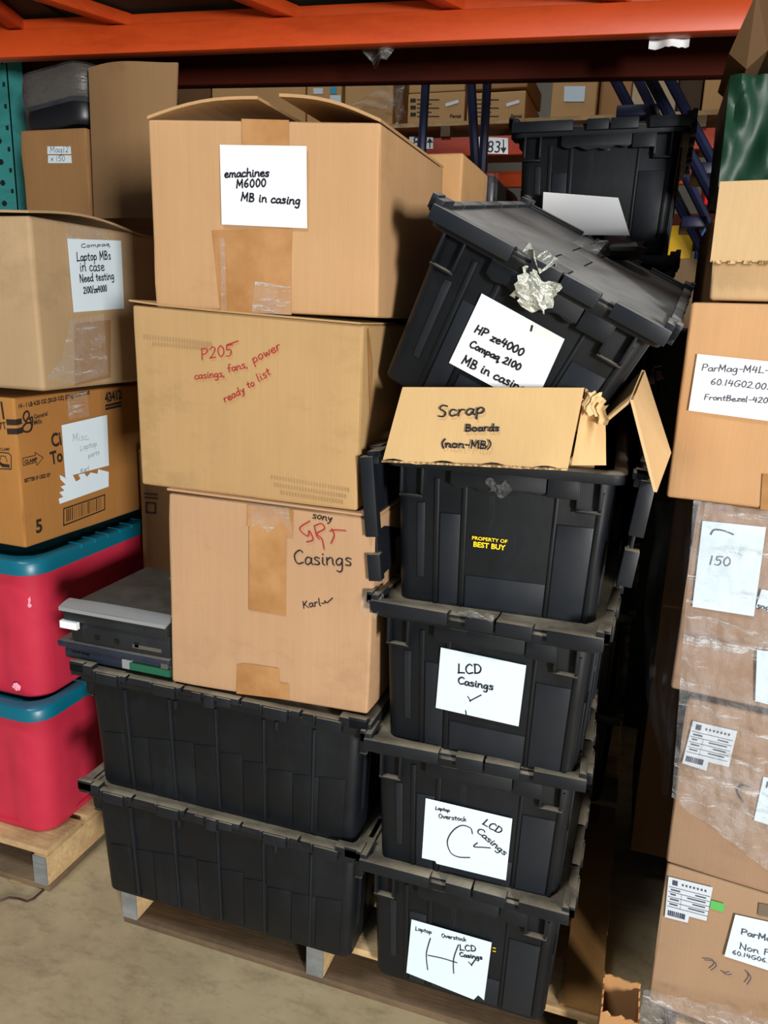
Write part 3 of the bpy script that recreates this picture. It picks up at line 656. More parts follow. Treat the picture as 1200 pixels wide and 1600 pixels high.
# ------------------------------------------------------------------ laptops on the tote beside the box
ZL = .7085
xr = b3.c[0].x - .004
def laptop(label, xl, xr_, y0, y1, z0, z1, m, mtop):
    r = empty('laptop', ((xl+xr_)/2, (y0+y1)/2, z0), label, 'laptop', 'old laptops stacked on the black tote lid')
    zm = z0 + (z1-z0)*.58
    MB().box((xl+.012, y0+.008, z0), (xr_, y1, zm)).build('base', m, r, bevel=.006)
    MB().box((xl, y0, zm+.002), (xr_, y1, z1)).build('lid', mtop, r, bevel=.006)
    return r, zm
la, zm = laptop('dark navy laptop with a broken front showing green circuit board, under the other', -1.150, xr, 1.262, 1.55, ZL, ZL+.045, LAPN, LAPN)
MB().box((-.965, 1.264, ZL+.006), (xr-.002, 1.272, ZL+.022)).build('circuit_board', GREENB, la)
MB().box((-.985, 1.266, ZL+.005), (-.962, 1.272, ZL+.026)).build('broken_bezel', SILVER, la)
MB().box((xr-.02, 1.261, ZL+.025), (xr-.003, 1.268, ZL+.036)).build('hinge', STEEL, la)
for k in range(4): MB().box((-1.115+.012*k, 1.267, ZL+.018), (-1.107+.012*k, 1.272, ZL+.021)).build('port', GLOSSB, la)
lb, zm2 = laptop('thick black laptop with a silver front edge, on top of the navy laptop', -1.125, xr, 1.258, 1.56, ZL+.046, ZL+.125, LAPB, LAPB)
MB().grid(lambda u, v: V((-1.128 + (xr+1.128)*u, 1.252 + .036*v, ZL+.1265 + .008*math.sin(v*1.6) + .002*math.sin(u*PI))), 10, 5).sheet(lambda u, v: V((-1.128 + (xr+1.128)*u, 1.252 + .036*v, ZL+.119 + .008*math.sin(v*1.6))), 8, 4, (0, 0, .008)).build('silver_front_edge', SILVER, lb, smooth=True)
MB().box((-1.128, 1.252, zm2-.012), (-1.085, 1.262, zm2+.004)).build('white_tag', PAPER, lb)
MB().box((-.955, 1.264, ZL+.058), (-.885, 1.268, ZL+.066)).build('drive_slot', STEEL, lb)
for k in range(3): MB().box((-1.05+.05*k, 1.264, ZL+.06), (-1.04+.05*k, 1.268, ZL+.07)).build('port', GLOSSB, lb)
MB().box((-1.02, 1.50, ZL+.125), (-.96, 1.507, ZL+.127)).build('hinge_cover', SILVER, lb)

# ------------------------------------------------------------------ boxes behind the middle stack
GK = 'boxes behind the middle stack'
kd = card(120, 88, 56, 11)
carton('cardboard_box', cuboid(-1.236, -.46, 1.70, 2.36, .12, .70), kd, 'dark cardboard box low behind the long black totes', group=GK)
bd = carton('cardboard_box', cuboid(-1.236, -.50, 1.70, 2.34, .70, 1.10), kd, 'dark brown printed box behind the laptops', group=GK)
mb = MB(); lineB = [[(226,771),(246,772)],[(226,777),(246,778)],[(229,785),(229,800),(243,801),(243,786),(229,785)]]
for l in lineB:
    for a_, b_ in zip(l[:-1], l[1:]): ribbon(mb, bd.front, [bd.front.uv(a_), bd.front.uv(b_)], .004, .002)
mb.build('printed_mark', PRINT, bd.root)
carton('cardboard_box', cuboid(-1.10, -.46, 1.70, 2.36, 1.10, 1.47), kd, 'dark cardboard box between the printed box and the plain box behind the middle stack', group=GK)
rt = at(724,238,y=1.71)
b5 = carton('cardboard_box', cuboid(-.86, rt.x, 1.71, 1.98, 1.47, rt.z), card(190, 146, 98, 12), 'plain cardboard box just behind the top box, right end showing', group=GK)
wr = MB(); wx1 = at(784,250,y=2.06).x
wr = carton_mesh(MB(), cuboid(-.80, -.389, 2.0, 2.34, 1.47, 1.80), r=.02, dent=.006, seed=3)
wo = empty('wrapped_bundle', (-.6, 2.17, 1.47), 'black stretch wrapped bundle between the cartons and the far black tote', 'bundle')
wr.build('wrapped_body', mat('black_wrap', srgb(34, 30, 28), .3), wo, smooth=True, merge=True)
MB().sheet(lambda u, v: V((-.52 + .135*u, 1.988 - .004*math.sin(u*40) - .004*math.sin(v*7), 1.49 + .31*v)), 24, 8, (0, .001, 0)).build('wrap_film', FILMD, wo, smooth=True)

# ------------------------------------------------------------------ left column
def ring_tub(hx, hy, z, r, inset, cx, cy, nside=16, nc=6):
    out = []
    def arc(ax, ay, a0):
        for k in range(nc): 
            a = math.radians(a0 + 90*k/nc); out.append(V((cx+ax+r*math.cos(a), cy+ay+r*math.sin(a), z)))
    def side(p, q_, nrm):
        for k in range(nside):
            t = (k+.0)/nside; w_ = max(0, min(1, (min(t, 1-t)-.13)/.02)); out.append(V((cx, cy, z)) + V(p)*(1-t) + V(q_)*t - V(nrm)*inset*w_)
    arc(hx-r, hy-r, 0); side((hx-r, hy, 0), (-hx+r, hy, 0), (0, 1, 0)); arc(-hx+r, hy-r, 90); side((-hx, hy-r, 0), (-hx, -hy+r, 0), (-1, 0, 0))
    arc(-hx+r, -hy+r, 180); side((-hx+r, -hy, 0), (hx-r, -hy, 0), (0, -1, 0)); arc(hx-r, -hy+r, 270); side((hx, -hy+r, 0), (hx, hy-r, 0), (1, 0, 0))
    return out
def tub(label, xr_, yf, z0, H, W=.46, D=.58):
    cx, cy = xr_-W/2, yf+D/2
    r = empty('storage_tub', (cx, cy, z0), label, 'tub', 'red storage tubs with teal lids')
    rings = []
    hb = H-.035
    for z, ins in ((0, 0), (.008, 0), (.02, 0), (.022, .007), (hb*.62, .007), (hb*.70, .006), (hb*.76, 0), (hb*.9, 0), (hb, 0)):
        t = z/hb; rings.append(ring_tub(W/2-.045+.03*t - (.006 if z == 0 else 0), D/2-.045+.03*t - (.006 if z == 0 else 0), z0+z, .055, ins, cx, cy))
    MB().loft(rings, True, True).build('tub_body', REDT, r, smooth=True)
    L = []
    for z, e in ((hb-.020, -.004), (hb-.018, .0), (hb+.008, 0), (hb+.015, -.004), (hb+.018, -.014), (hb+.018, -.03), (hb+.008, -.036)):
        L.append(ring_tub(W/2+e, D/2+e, z0+z, .06, 0, cx, cy))
    lid = MB().loft(L, True, True).build('lid', TEALL, r, smooth=True)
    mb = MB()
    for k in range(7): y = cy - .12 + .05*k; mb.box((cx+W/2-.04, y, z0+hb+.008), (cx+W/2+.0015, y+.006, z0+hb+.0195))
    mb.build('lid_rib', TEALL, lid)
    return r
t2 = tub('red storage tub with teal lid on the pallet, lower of two', -1.288, 1.338, .12, .405)
t1 = tub('red storage tub with teal lid under the printed carton, upper of two', -1.270, 1.335, .512, .392)
mb = MB()
for (px, py, s) in ((7,918,.006), (43,937,.010), (46,946,.006), (26,1073,.012)): crumple(mb, at(px, py, y=1.368), s, .002, s*.8, px*.1)
mb.build('scuff_mark', PINKW, t1)
kc = card(160, 110, 56, 21, .2)
cy0 = 1.362
FRB, FRT = at(40,857,y=cy0), at(21,622,y=cy0); dB = at(208,800,z=FRB.z) - FRB; dB.z = 0; dB = dB.normalized()*.47
def left_box(FRB, FRT, W, d):
    ux = V((d.y, -d.x, 0)).normalized()*W; return [FRB-ux, FRB, FRB+d, FRB-ux+d, FRT-ux, FRT, FRT+d, FRT-ux+d]
bc = carton('cereal_carton', left_box(FRB, FRT, .40, dB), kc, 'printed brown grocery carton with a handwritten sheet, on the upper red tub', seed=4)
FR, FL = bc.right, bc.front
mb = MB()
printed(mb, FR, '14 - 1 LB 4.25 OZ (20.25 OZ) (574g) CARTONS', (29,638), (140,616), .045, 1.15)
printed(mb, FR, 'General', (53,655), (74,649), .02, 1.1); printed(mb, FR, 'Mills', (53,664), (65,661), .02, 1.1)
printed(mb, FR, 'Ci', (81,699), (96,694), .03, 1.25); printed(mb, FR, 'To', (79,726), (98,720), .03, 1.25)
printed(mb, FR, 'BETTER IF USED BY', (38,754), (79,744), .045, 1.3)
printed(mb, FR, '5', (56,833), (66,830), .03, 1.0)
printed(mb, FR, 'CLAMP', (38,725), (58,720), .05, 1.0)
printed(mb, FR, '43412', (164,629), (190,622), .05, 1.3)
for k in range(2): ribbon(mb, FR, [FR.uv((165,634+5*k)), FR.uv((188,629+5*k))], .006, .0012)
def seg(px, wd): scrawl(mb, FR, px, wd, .0012)
def line(px, wd):
    for a, b in zip(px[:-1], px[1:]): ribbon(mb, FR, [FR.uv(a), FR.uv(b)], wd, .0012)
line([(35,716),(55,711.5),(54,707),(67,715),(57,727),(56.5,722),(36,727.5),(35,716)], .0018)
line([(99,795),(163,773),(163,796),(99,821),(99,795)], .0035)
rb = random.Random(5); x = 104
while x < 158:
    t = (x-99)/64; w_ = rb.choice((.0012, .002, .0032)); line([(x, 796+2-23*t), (x, 818-2-23*t)], w_); x += rb.choice((2.0, 2.6, 3.4))
seg([(47,661),(41,661),(35,668),(37,674),(45,674),(49,667),(47,655)], .0045); seg([(41,661),(36,653),(38,645),(43,643),(45,650),(40,658)], .0045); seg([(45,655),(50,652),(50,664),(48,672)], .004)
line([(27,659.5),(31,658.5)], .013); line([(27,674),(32.5,672.5)], .013)
mb.build('printed_lettering', PRINT, bc.root)
mb = MB()
printed(mb, FL, '1', (5,655), (8,655), 0, 1); printed(mb, FL, '71', (0,671), (9,670), .02, 1); printed(mb, FL, 'CLAMP', (1,704), (16,704), .03, 1)
def lineL(px, wd):
    for a, b in zip(px[:-1], px[1:]): ribbon(mb, FL, [FL.uv(a), FL.uv(b)], wd, .0012)
lineL([(0,661),(9,660)], .002); lineL([(13,659.5),(24,660)], .013); lineL([(14,674),(25,674)], .013)
lineL([(-6,706),(14,708),(18,712),(18,733),(-6,732)], .0025); lineL([(2,712),(9,713),(12,722)], .002); lineL([(-2,722),(5,727),(14,728)], .008); lineL([(2,712),(0,722)], .002)
mb.build('printed_lettering', PRINT, bc.root)
lay(FR, [(104,618),(135,611),(138,650),(106,656)], 'clear_tape', CLEAR, bc.root, n=.002)
s = lay(FR, [(94,664),(165,648),(168,727),(100,745)], 'paper_sign', PAPERB, bc.root, n=.004)
hand(FR, [('Misc,',(110,690),(137,686),.0012), ('Laptop',(122,704),(149,696),.0012), ('parts',(135,715),(153,709),.0012), ('Karl',(123,739),(137,734),.0014)], PEN, s, .0012, .0056)
lay(FR, [(92,742),(103,748),(100,737+8),(112,742),(117,752),(124,748),(121,741),(130,739),(134,745),(140,738),(151,740),(152,733),(168,737),(168,760),(92,787),(90,779),(97,776),(91,769),(99,766),(93,760),(101,757),(93,749)], 'torn_paper', PAPERB, bc.root, n=.003)
kl = card(168, 141, 106, 22, .2)
FRB, FRT = at(68,612,y=1.345), at(45,336,y=1.345); dL = at(207,597,z=FRB.z) - FRB; dL.z = 0; dL = dL.normalized()*.46
bl = carton('cardboard_box', left_box(FRB, FRT, .45, dL), kl, 'taped cardboard box with sign reading Laptop MBs in case Need testing', seed=6, dent=.002, r=.010)
FR = bl.right
bl_d = bl.c[2]-bl.c[1]; bl_u = bl.c[0]-bl.c[1]
MB().sheet(lambda u, v: bl.c[5] + bl_u*v + bl_d*u + V((0, 0, .004 + .016*math.sin(min(1, u*1.3)*PI)*1.0 + .012*v - .010*u)), 12, 6, (0, 0, .005)).build('top_flap', kl, bl.root, smooth=True)
lay(FR, [(100,350),(165,360),(170,376),(103,374)], 'clear_tape', CLEAR, bl.root, n=.002)
lay(FR, [(116,505),(172,500),(172,590),(116,603)], 'packing_tape', mat('tape_dull', srgb(150, 116, 80), .35), bl.root)
lay(FR, [(70,592),(95,560),(108,500),(160,490),(168,585),(110,600)], 'clear_tape', CLEAR, bl.root, n=.003)
s = lay(FR, [(102,373),(186,376),(191,482),(112,488)], 'paper_sign', PAPERB, bl.root, n=.005)
hand(FR, [('Compaq',(122,387),(168,384),.0022,.4), ('Laptop MBs',(116,408),(170,405),.0036,1.25), ('in case',(121,424),(160,423),.0036,1.2), ('Need testing',(121,441),(175,436),.0036,1.2), ('2100/ze4000',(127,459),(164,455),.0034,1.5)], INK, s, .0034, .0066, 1.1)

# back left: cartons, sheet, wrapped bundle
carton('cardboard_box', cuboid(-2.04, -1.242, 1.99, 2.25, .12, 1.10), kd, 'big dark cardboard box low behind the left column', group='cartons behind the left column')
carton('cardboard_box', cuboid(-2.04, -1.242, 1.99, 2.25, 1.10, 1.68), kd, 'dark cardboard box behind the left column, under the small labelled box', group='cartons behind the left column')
ym = 2.0
tl_, tr_ = at(31,204,y=ym), at(134,203,y=ym)
bm_ = carton('cardboard_box', cuboid(tl_.x, tr_.x, ym, 2.35, 1.68, tl_.z), card(150, 112, 72, 23), 'small cardboard box with two small white stickers, beside the teal post')
s = lay(bm_.front, [(75,229),(111,229),(112,241),(75,241)], 'sticker', PAPERB, bm_.root, n=.002); hand(bm_.front, [('Mag12',(79,239),(109,238),.002)], PEN, s, .002, .003)
s = lay(bm_.front, [(76,243),(112,243),(113,255),(76,255)], 'sticker', PAPERB, bm_.root, n=.002); hand(bm_.front, [('x 150',(80,252),(103,252),.002)], PEN, s, .002, .003)
ys = 1.985
sp = [(138,106), (277,95), (270,200), (232,338), (146,338), (133,200)]
sq = [at(x, y, y=ys) for x, y in sp]
o = MB().sheet(lambda u, v: (sq[0]*(1-u)+sq[1]*u)*(1-v) + (at(147,342,y=ys)*(1-u) + at(268,342,y=ys)*u)*v + V((0, -.02*math.sin(u*PI), .004*math.sin(u*5)*(1-v))), 12, 10, (0, .006, 0)).build('cardboard_sheet', card(146, 115, 80, 24), smooth=True)
tag(o, 'tall flat cardboard sheet standing upright behind the top left boxes', 'cardboard')
c0 = at(78,150,y=2.1)
wo2 = empty('wrapped_bundle', (c0.x, 2.2, tl_.z), 'grey plastic wrapped bundle on top of the small stickered box', 'bundle')
hx = (tr_.x-tl_.x)/2+.01; cxm = (tl_.x+tr_.x)/2; zt_ = at(70,107,y=2.0).z
def bund(z0, z1, grow):
    R = []
    for k in range(9):
        t = k/8; e = math.sqrt(max(0, 1-(2*t-1)**2))*.5+.5
        R.append([V((cxm + (p.x*1.0)*(.86+.14*e)*grow, 2.17 + p.y*(.9+.1*e)*grow, z0 + (z1-z0)*t + .012*math.sin(p.x*14))) for p in rrect(hx, .17, 0, .06, 5)])
    return R
MB().loft(bund(tl_.z+.003, tl_.z+.075, .96), True, True).build('dark_gap_layer', mat('dark_gap_layer', srgb(22, 24, 28), .4), wo2, smooth=True)  # near-black layer put in for the dark gap under the bundle
MB().loft(bund(tl_.z+.075, zt_, 1.02), True, True).build('wrapped_body', DKWRAP, wo2, smooth=True)
MB().loft(bund(tl_.z+.06, zt_+.004, 1.05), False, True).build('wrap_film', FILMD, wo2, smooth=True)

# ------------------------------------------------------------------ right column
GR = 'plastic wrapped cartons in the right column'
yR = 1.375; YW = R1(-7)
def rbox(flb, flt, W, D, m, label, y=yR, group=None, yaw=YW, **k):
    b, t = at(*flb, y=y), at(*flt, y=y); ux = V((math.cos(yaw), math.sin(yaw), 0))*W; d = V((-math.sin(yaw)*1.05, 1, 0)).normalized()*D
    return carton('cardboard_box', [b, b+ux, b+ux+d, b+d, t, t+ux, t+ux+d, t+d], m, label, group=group, **k)
kr = card(160, 130, 102, 31, .2)
zb = 0.0
pallet('wooden pallet under the plastic wrapped cartons at right', .20, 1.0, yR-.005, 2.22, (.20, .55, .95))
r2 = rbox((1011,1566),(1042,1350), .54, .5, kr, 'cardboard box in the right column with a small green sticker, lowest of its stack', group=GR, seed=31)
r1 = rbox((1040,1347),(1073,1092), .54, .5, card(156, 126, 100, 32), 'cardboard box in the right column with printed sticker, second from bottom', group=GR, seed=32)
r0 = rbox((1047,1076),(1090,783), .54, .5, card(152, 124, 102, 33), 'film covered cardboard box with large blank white sheet marked 150, right column', group=GR, seed=33)
rb_ = rbox((1040,777),(1080,472), .52, .46, card(192, 148, 104, 34), 'unwrapped cardboard box with wide white three line sign, under the topmost right box', group=None, y=1.37, seed=34)
rt_ = rbox((1108,469),(1124,287), .50, .36, card(190, 158, 116, 35), 'pale cardboard box with folded front flap, topmost of the right column', y=1.40, seed=35)
FRN = rt_.front
P0, P1 = rt_.c[4], rt_.c[5]; dn = at(1113,412,y=1.385); fz = dn.z - P0.z
MB().sheet(lambda u, v: P0 + (P1-P0)*u + V((0, -.003 - .018*v, fz*v + .002)), 8, 6, (0, -.004, 0)).build('front_flap', card(196, 164, 120, 36), rt_.root)
mb = MB()
for k in range(18): x = .01 + k*.022; p_ = P0 + (P1-P0)*(x/.50) + V((0, -.026, fz+.002)); mb.box(p_ - V((.006, .001, .003)), p_ + V((.006, .001, .002)))
mb.build('perforated_edge', EDGE, rt_.root)
s = lay(rb_.front, [(1090,553),(1290,574),(1280,668),(1076,641)], 'paper_sign', PAPER, rb_.root, n=.003)
hand(rb_.front, [('ParMag-M4L-',(1096,579),(1202,583),.0018), ('60.14G02.003',(1110,600),(1206,609),.0018), ('FrontBezel-4200',(1100,624),(1208,630),.0018)], PEN, s, .0018, .0046, 1.0)
lay(rb_.front, [(1192,740),(1240,745),(1240,800),(1188,796)], 'packing_tape', TAPE, rb_.root)
s = lay(r0.front, [(1098,813),(1197,823),(1178,962),(1082,947)], 'paper_sign', PAPERB, r0.root, n=.003)
hand(r0.front, [('150',(1107,881),(1142,884),.0024)], PEN, s, .0024, .0046, extra=([(1111,834),(1116,827),(1130,828),(1146,834)],))
lay(r0.front, [(1190,920),(1260,935),(1260,975),(1181,948)], 'paper_sign', PAPERB, r0.root, n=.0022); lay(r0.front, [(1183,1014),(1270,1026),(1260,1115),(1180,1094)], 'paper_sign', PAPERB, r0.root, n=.003)
hand(r0.front, [('SO6',(1182,949),(1200,953),.002)], INK, r0.root, .002, .0042)
def sticker(t, px):
    s = lay(t.front, px, 'printed_sticker', GREYP, t.root, n=.003); a, b = t.front.uv(px[0]), t.front.uv(px[1]); d = t.front.uv(px[-1])
    mb = MB(); u = V((b[0]-a[0], b[1]-a[1])); v = V((d[0]-a[0], d[1]-a[1])); rr = random.Random(2)
    def cell(x0, y0, x1, y1):
        q = [(x0,y0),(x1,y0),(x1,y1),(x0,y1)]; mb.add([t.front.pt(a[0]+u[0]*x+v[0]*y, a[1]+u[1]*x+v[1]*y, .0042) for x, y in q], [(0,1,2,3)])
    for y in (.22, .34, .46, .58, .70): cell(.03, y, .97, y+.012)
    cell(.33, .34, .335, .72); cell(.10, .05, .22, .17)
    for k in range(7): cell(.32+.085*k, .09, .36+.085*k, .14)
    for y in (.27, .38, .50, .62): cell(.08, y, .08+.12+.1*rr.random(), y+.035); cell(.45+.2*rr.random(), y, .88, y+.03)
    for k in range(9): cell(.06+.045*k, .80, .085+.045*k+.015*rr.random(), .93)
    mb.build('print', PEN, s)
sticker(r1, [(1083,1125),(1152,1141),(1139,1197),(1107,1189),(1104,1203),(1066,1191)])
sticker(r2, [(1045,1368),(1114,1385),(1104,1437),(1077,1430),(1075,1440),(1039,1431)])
lay(r2.front, [(1111,1405),(1132,1411),(1131,1424),(1109,1418)], 'green_sticker', mat('green_sticker', srgb(90, 180, 90), .6), r2.root, n=.0022)
s = lay(r2.front, [(1149,1427),(1262,1452),(1250,1530),(1132,1492)], 'paper_sign', PAPERB, r2.root, n=.003)
hand(r2.front, [('ParMag',(1157,1457),(1216,1472),.0026), ('Non FX',(1155,1480),(1214,1494),.0022), ('60.14G06.003',(1144,1488),(1222,1508),.0018)], PEN, s, .002, .0046)
hand(r2.front, [], PEN, r2.root, .0022, .003, extra=([(1101,1498),(1115,1500),(1119,1507),(1111,1514)], [(1130,1518),(1137,1521),(1143,1520)], [(1168,1517),(1173,1526),(1167,1536)]))
s = lay(r1.front, [(1193,1212),(1290,1235),(1275,1310),(1178,1280)], 'paper_sign', PAPERB, r1.root, n=.003)
hand(r1.front, [('P',(1196,1228),(1206,1230),.003)], INK, s, .003, .0046)
hand(r1.front, [], PEN, r1.root, .0026, .003, extra=([(1170,1228),(1158,1226),(1152,1236),(1162,1252)],))
mb = MB(); lay(r2.front, [(1186,1410),(1240,1420),(1240,1438),(1184,1429)], 'printed_mark', mat('grey_print', srgb(110, 96, 80), .6), r2.root, n=.0014)
# stretch film over the right column
ff_root = empty('stretch_wrap', (.3, 1.2, .3), 'clear crinkled stretch wrap film over the front of the right hand boxes', 'plastic film')
fN = r1.front.N; fU = r1.front.U
def fpt(px, py, n): return hit(px, py, r1.front.P, r1.front.N) + fN*n
def wav(u, v, s): return .006*math.sin((u*11 + v*17)+s) + .014*nz((u*5, v*7, s)) + .009*nz((u*16+v*9, v*17-u*7, s+3))
def quadpt(Q, u, v, n): 
    x = (Q[0][0]*(1-u)+Q[1][0]*u)*(1-v) + (Q[3][0]*(1-u)+Q[2][0]*u)*v; y = (Q[0][1]*(1-u)+Q[1][1]*u)*(1-v) + (Q[3][1]*(1-u)+Q[2][1]*u)*v
    return fpt(x, y, n)
Q = [(1086,776),(1330,812),(1300,1420),(1052,1232)]
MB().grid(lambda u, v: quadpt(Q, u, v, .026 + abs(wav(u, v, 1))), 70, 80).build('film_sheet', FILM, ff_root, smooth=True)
Q2 = [(1009,1528),(1260,1578),(1260,1760),(985,1690)]
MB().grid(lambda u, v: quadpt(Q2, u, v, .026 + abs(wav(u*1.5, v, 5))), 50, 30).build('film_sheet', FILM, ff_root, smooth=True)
def side_film(u, v):       # loose film hanging in the gap, left of the boxes
    py = 783 + v*460; xr_px = 1090 - (py-783)*.10; xl = 1022 - 14*math.sin(v*PI*1.0) + 16*nz((v*4, 0, 3)) + 34*max(0, v-.62)
    px = xl*(1-u) + xr_px*u
    return at(px, py, y=1.40 + .10*(1-u) + .02*nz((u*5, v*7, 1)))
MB().grid(side_film, 24, 50).build('film_sheet', FILMD, ff_root, smooth=True)

# dark block added to blacken the deep gap, board and torn carton on the floor
dk = mat('dark_gap_filler', srgb(20, 19, 19), .6)
ld = empty('dark_gap_block', (.25, 2.1, 0), 'dark block added deep in the gap beside the right column to keep it black', 'load')
carton_mesh(MB(), cuboid(-.40, .70, 2.76, 3.05, 0, 1.45), r=.02, dent=.008, seed=8).build('wrapped_body', dk, ld, smooth=True, merge=True)  # filler block, coloured dark so the gap stays black
o = MB().box((-.022, 1.33, .1205), (.058, 1.95, .1255)).build('cardboard_strip', card(150, 108, 60, 41)); tag(o, 'flat brown cardboard strip on the pallet beside the lowest tote', 'cardboard')
tc = at(962,1575,z=.11)
o = empty('torn_carton', (.085, 1.27, .0), 'small torn open cardboard carton at the foot of the right column', 'box')
mb = MB()
cc0 = V((.035, 1.385, 0)); 
def wallf(a, b, h, s): return lambda u, v: V(a)*(1-u)+V(b)*u + V((0, 0, (h + .010*nz((u*5, s, 0)))*v)) 
x0, x1, y0, y1 = .105, .165, 1.33, 1.47
x0, x1, y0, y1 = .052, .118, 1.235, 1.312
h0 = .0
for a, b, s_ in (((x0,y0,0),(x1,y0,0),1), ((x1,y0,0),(x1,y1,0),2), ((x1,y1,0),(x0,y1,0),3), ((x0,y1,0),(x0,y0,0),4)): mb.sheet(wallf(a, b, at(962, 1556, y=1.27).z if s_ > 2 else at(962, 1585, y=1.24).z, s_), 8, 4, (.003, .003, 0))
o_b = mb.build('box_body', card(176, 130, 84, 42), o)
# wire on the floor
pw = [at(x, y, z=.004) for x, y in ((-30,1410),(0,1407),(14,1402),(30,1404),(42,1408),(52,1404),(68,1390))]
tag(MB().tube(pw, .0025).build('wire', mat('dark_wire', srgb(60, 30, 30), .5), smooth=True), 'thin dark wire lying on the concrete by the left pallet', 'wire')
tag(MB().bar(at(16,1374,z=.003), at(34,1380,z=.003), .006, .003).build('wood_splinter', WOODL), 'pale wood splinter on the floor by the left pallet', 'splinter')

# top right: green bundle with a brown board on it
yg = 1.87
g = [at(1141,118,y=yg), at(1290,112,y=yg), at(1290,300,y=yg), at(1122,292,y=yg)]
gr = empty('green_bundle', (.3, 1.85, 1.6), 'dark green plastic covered bundle behind the topmost right box', 'bundle')
gz = rt_.c[4].z
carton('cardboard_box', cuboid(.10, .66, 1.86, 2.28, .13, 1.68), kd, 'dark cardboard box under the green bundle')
MB().sheet(lambda u, v: (g[0]*(1-u)+g[1]*u)*(1-v) + (g[3]*(1-u)+g[2]*u)*v + V((0, .02*nz((u*6, v*3, 4)) - .02*math.sin(u*9+v*3)*.4, 0)), 24, 18, (0, .35, 0)).build('green_cover', GREENP, gr, smooth=True)
pb = [at(1183,-14,y=1.80), at(1320,-30,y=1.80), at(1320,70,y=1.85), at(1200,78,y=1.85), at(1166,108,y=1.85), at(1139,84,y=1.85)]
n_ = MB().prism(pb, (0, .28, 0)).build('cardboard_box', card(96, 72, 46, 43)); tag(n_, 'brown cardboard box leaning on the green bundle, top right corner', 'box')  # dark brown: the shadow up here is put into its base colour

# ------------------------------------------------------------------ own pallet rack (deck above the goods)
rk = empty('pallet_rack', (-1.2, 2.0, 0), 'orange beamed pallet rack with teal upright, over the stacked goods', 'rack')
ZB = 2.175
A, B = at(-400,105,z=ZB), at(0,90,z=ZB); Bq = at(1190,45,z=ZB)
dirb = (Bq - B).normalized(); A = B - dirb*2.2; E2 = Bq + dirb*1.6
nb = V((-dirb.y, dirb.x, 0))
def beam(a, b, h, t, m, name, step=True):
    mb = MB(); u = V((0, 0, 1))
    mb.hexa([a, b, b+nb*t, a+nb*t, a+u*h, b+u*h, b+nb*t+u*h, a+nb*t+u*h])
    if step: mb.hexa([a+nb*.022+u*h, b+nb*.022+u*h, b+nb*t+u*h, a+nb*t+u*h, a+nb*.022+u*(h+.034), b+nb*.022+u*(h+.034), b+nb*t+u*(h+.034), a+nb*t+u*(h+.034)])
    return mb.build(name, m, rk, bevel=.004)
beam(A, E2, .074, .05, ORANGE, 'rack_beam')
A2, B2 = at(275,133,z=ZB), at(1100,118,z=ZB); d2 = (B2-A2).normalized(); nb0 = nb; nb = V((-d2.y, d2.x, 0))
o = beam(A2 - d2*2.6, B2 + d2*2.2, .115, .05, RUST, 'rack_beam', False); o['label'] = 'dark red brown beam behind the orange beam'
nb = nb0
fb = -nb*1.12
beam(A + fb, E2 + fb, .10, .05, ORANGE, 'rack_beam')
ZT = ZB + .074
barpx = [((-60,-30),(52,58)), ((90,-2),(232,44)), ((395,-4),(500,38)), ((690,-6),(752,26)), ((975,-4),(1010,12))]
for (p0, p1) in barpx:
    n1 = at(*p1, z=ZT+.02); n0 = at(*p0, z=ZT+.02); d = (n0-n1).normalized(); far = n1 - d*.04; L = 0
    # run the bar from the back beam to the front beam
    tt = (1.12)/max(.2, d.dot(-nb)); near = n1 + d*tt
    MB().bar(far, near, .042, .034).build('support_bar', ORANGE, rk, bevel=.003)
# teal upright with slots
pr = at(33,305,y=2.30); pl = at(-30,305,y=2.30)
ptx = at(20,110,y=2.30)
px1 = (pr.x+.0); px0 = px1-.085
up = MB(); up.box((px0, 2.28, 0), (px1, 2.283, 3.0)).box((px0, 2.28, 0), (px0+.003, 2.35, 3.0)).box((px1-.003, 2.28, 0), (px1, 2.35, 3.0))
u_ = up.build('upright', TEALP, rk); u_['label'] = 'teal punched steel upright'
mb = MB()
for k in range(34):
    z = .5 + k*.0508*1.3
    mb.box((px1-.022, 2.2785, z), (px1-.012, 2.2805, z+.014)); mb.prism([V((px1-.055 + .011*math.cos(a*PI/5), 2.2805, z+.03 + .014*math.sin(a*PI/5) + (.008 if a > 5 else 0))) for a in range(10)], (0, -.002, 0))
mb.build('slot_holes', mat('slot_dark', srgb(10, 14, 16), .8), u_)
MB().box((px0-.02, 2.262, 0), (px1-.066, 2.279, 3.0)).build('upright_flange', TEALP, u_)
# goods on the deck above
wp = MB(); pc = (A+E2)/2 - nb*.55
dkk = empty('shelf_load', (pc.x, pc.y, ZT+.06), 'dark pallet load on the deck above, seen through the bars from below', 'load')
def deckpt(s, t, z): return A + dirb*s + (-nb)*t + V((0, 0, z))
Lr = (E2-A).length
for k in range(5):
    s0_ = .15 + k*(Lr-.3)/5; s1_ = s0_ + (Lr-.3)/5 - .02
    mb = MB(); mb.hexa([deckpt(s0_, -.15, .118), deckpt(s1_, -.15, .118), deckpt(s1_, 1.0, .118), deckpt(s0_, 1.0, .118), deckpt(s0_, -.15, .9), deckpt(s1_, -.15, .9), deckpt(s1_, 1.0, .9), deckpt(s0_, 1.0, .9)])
    mb.build('load_block', DARKL, dkk)
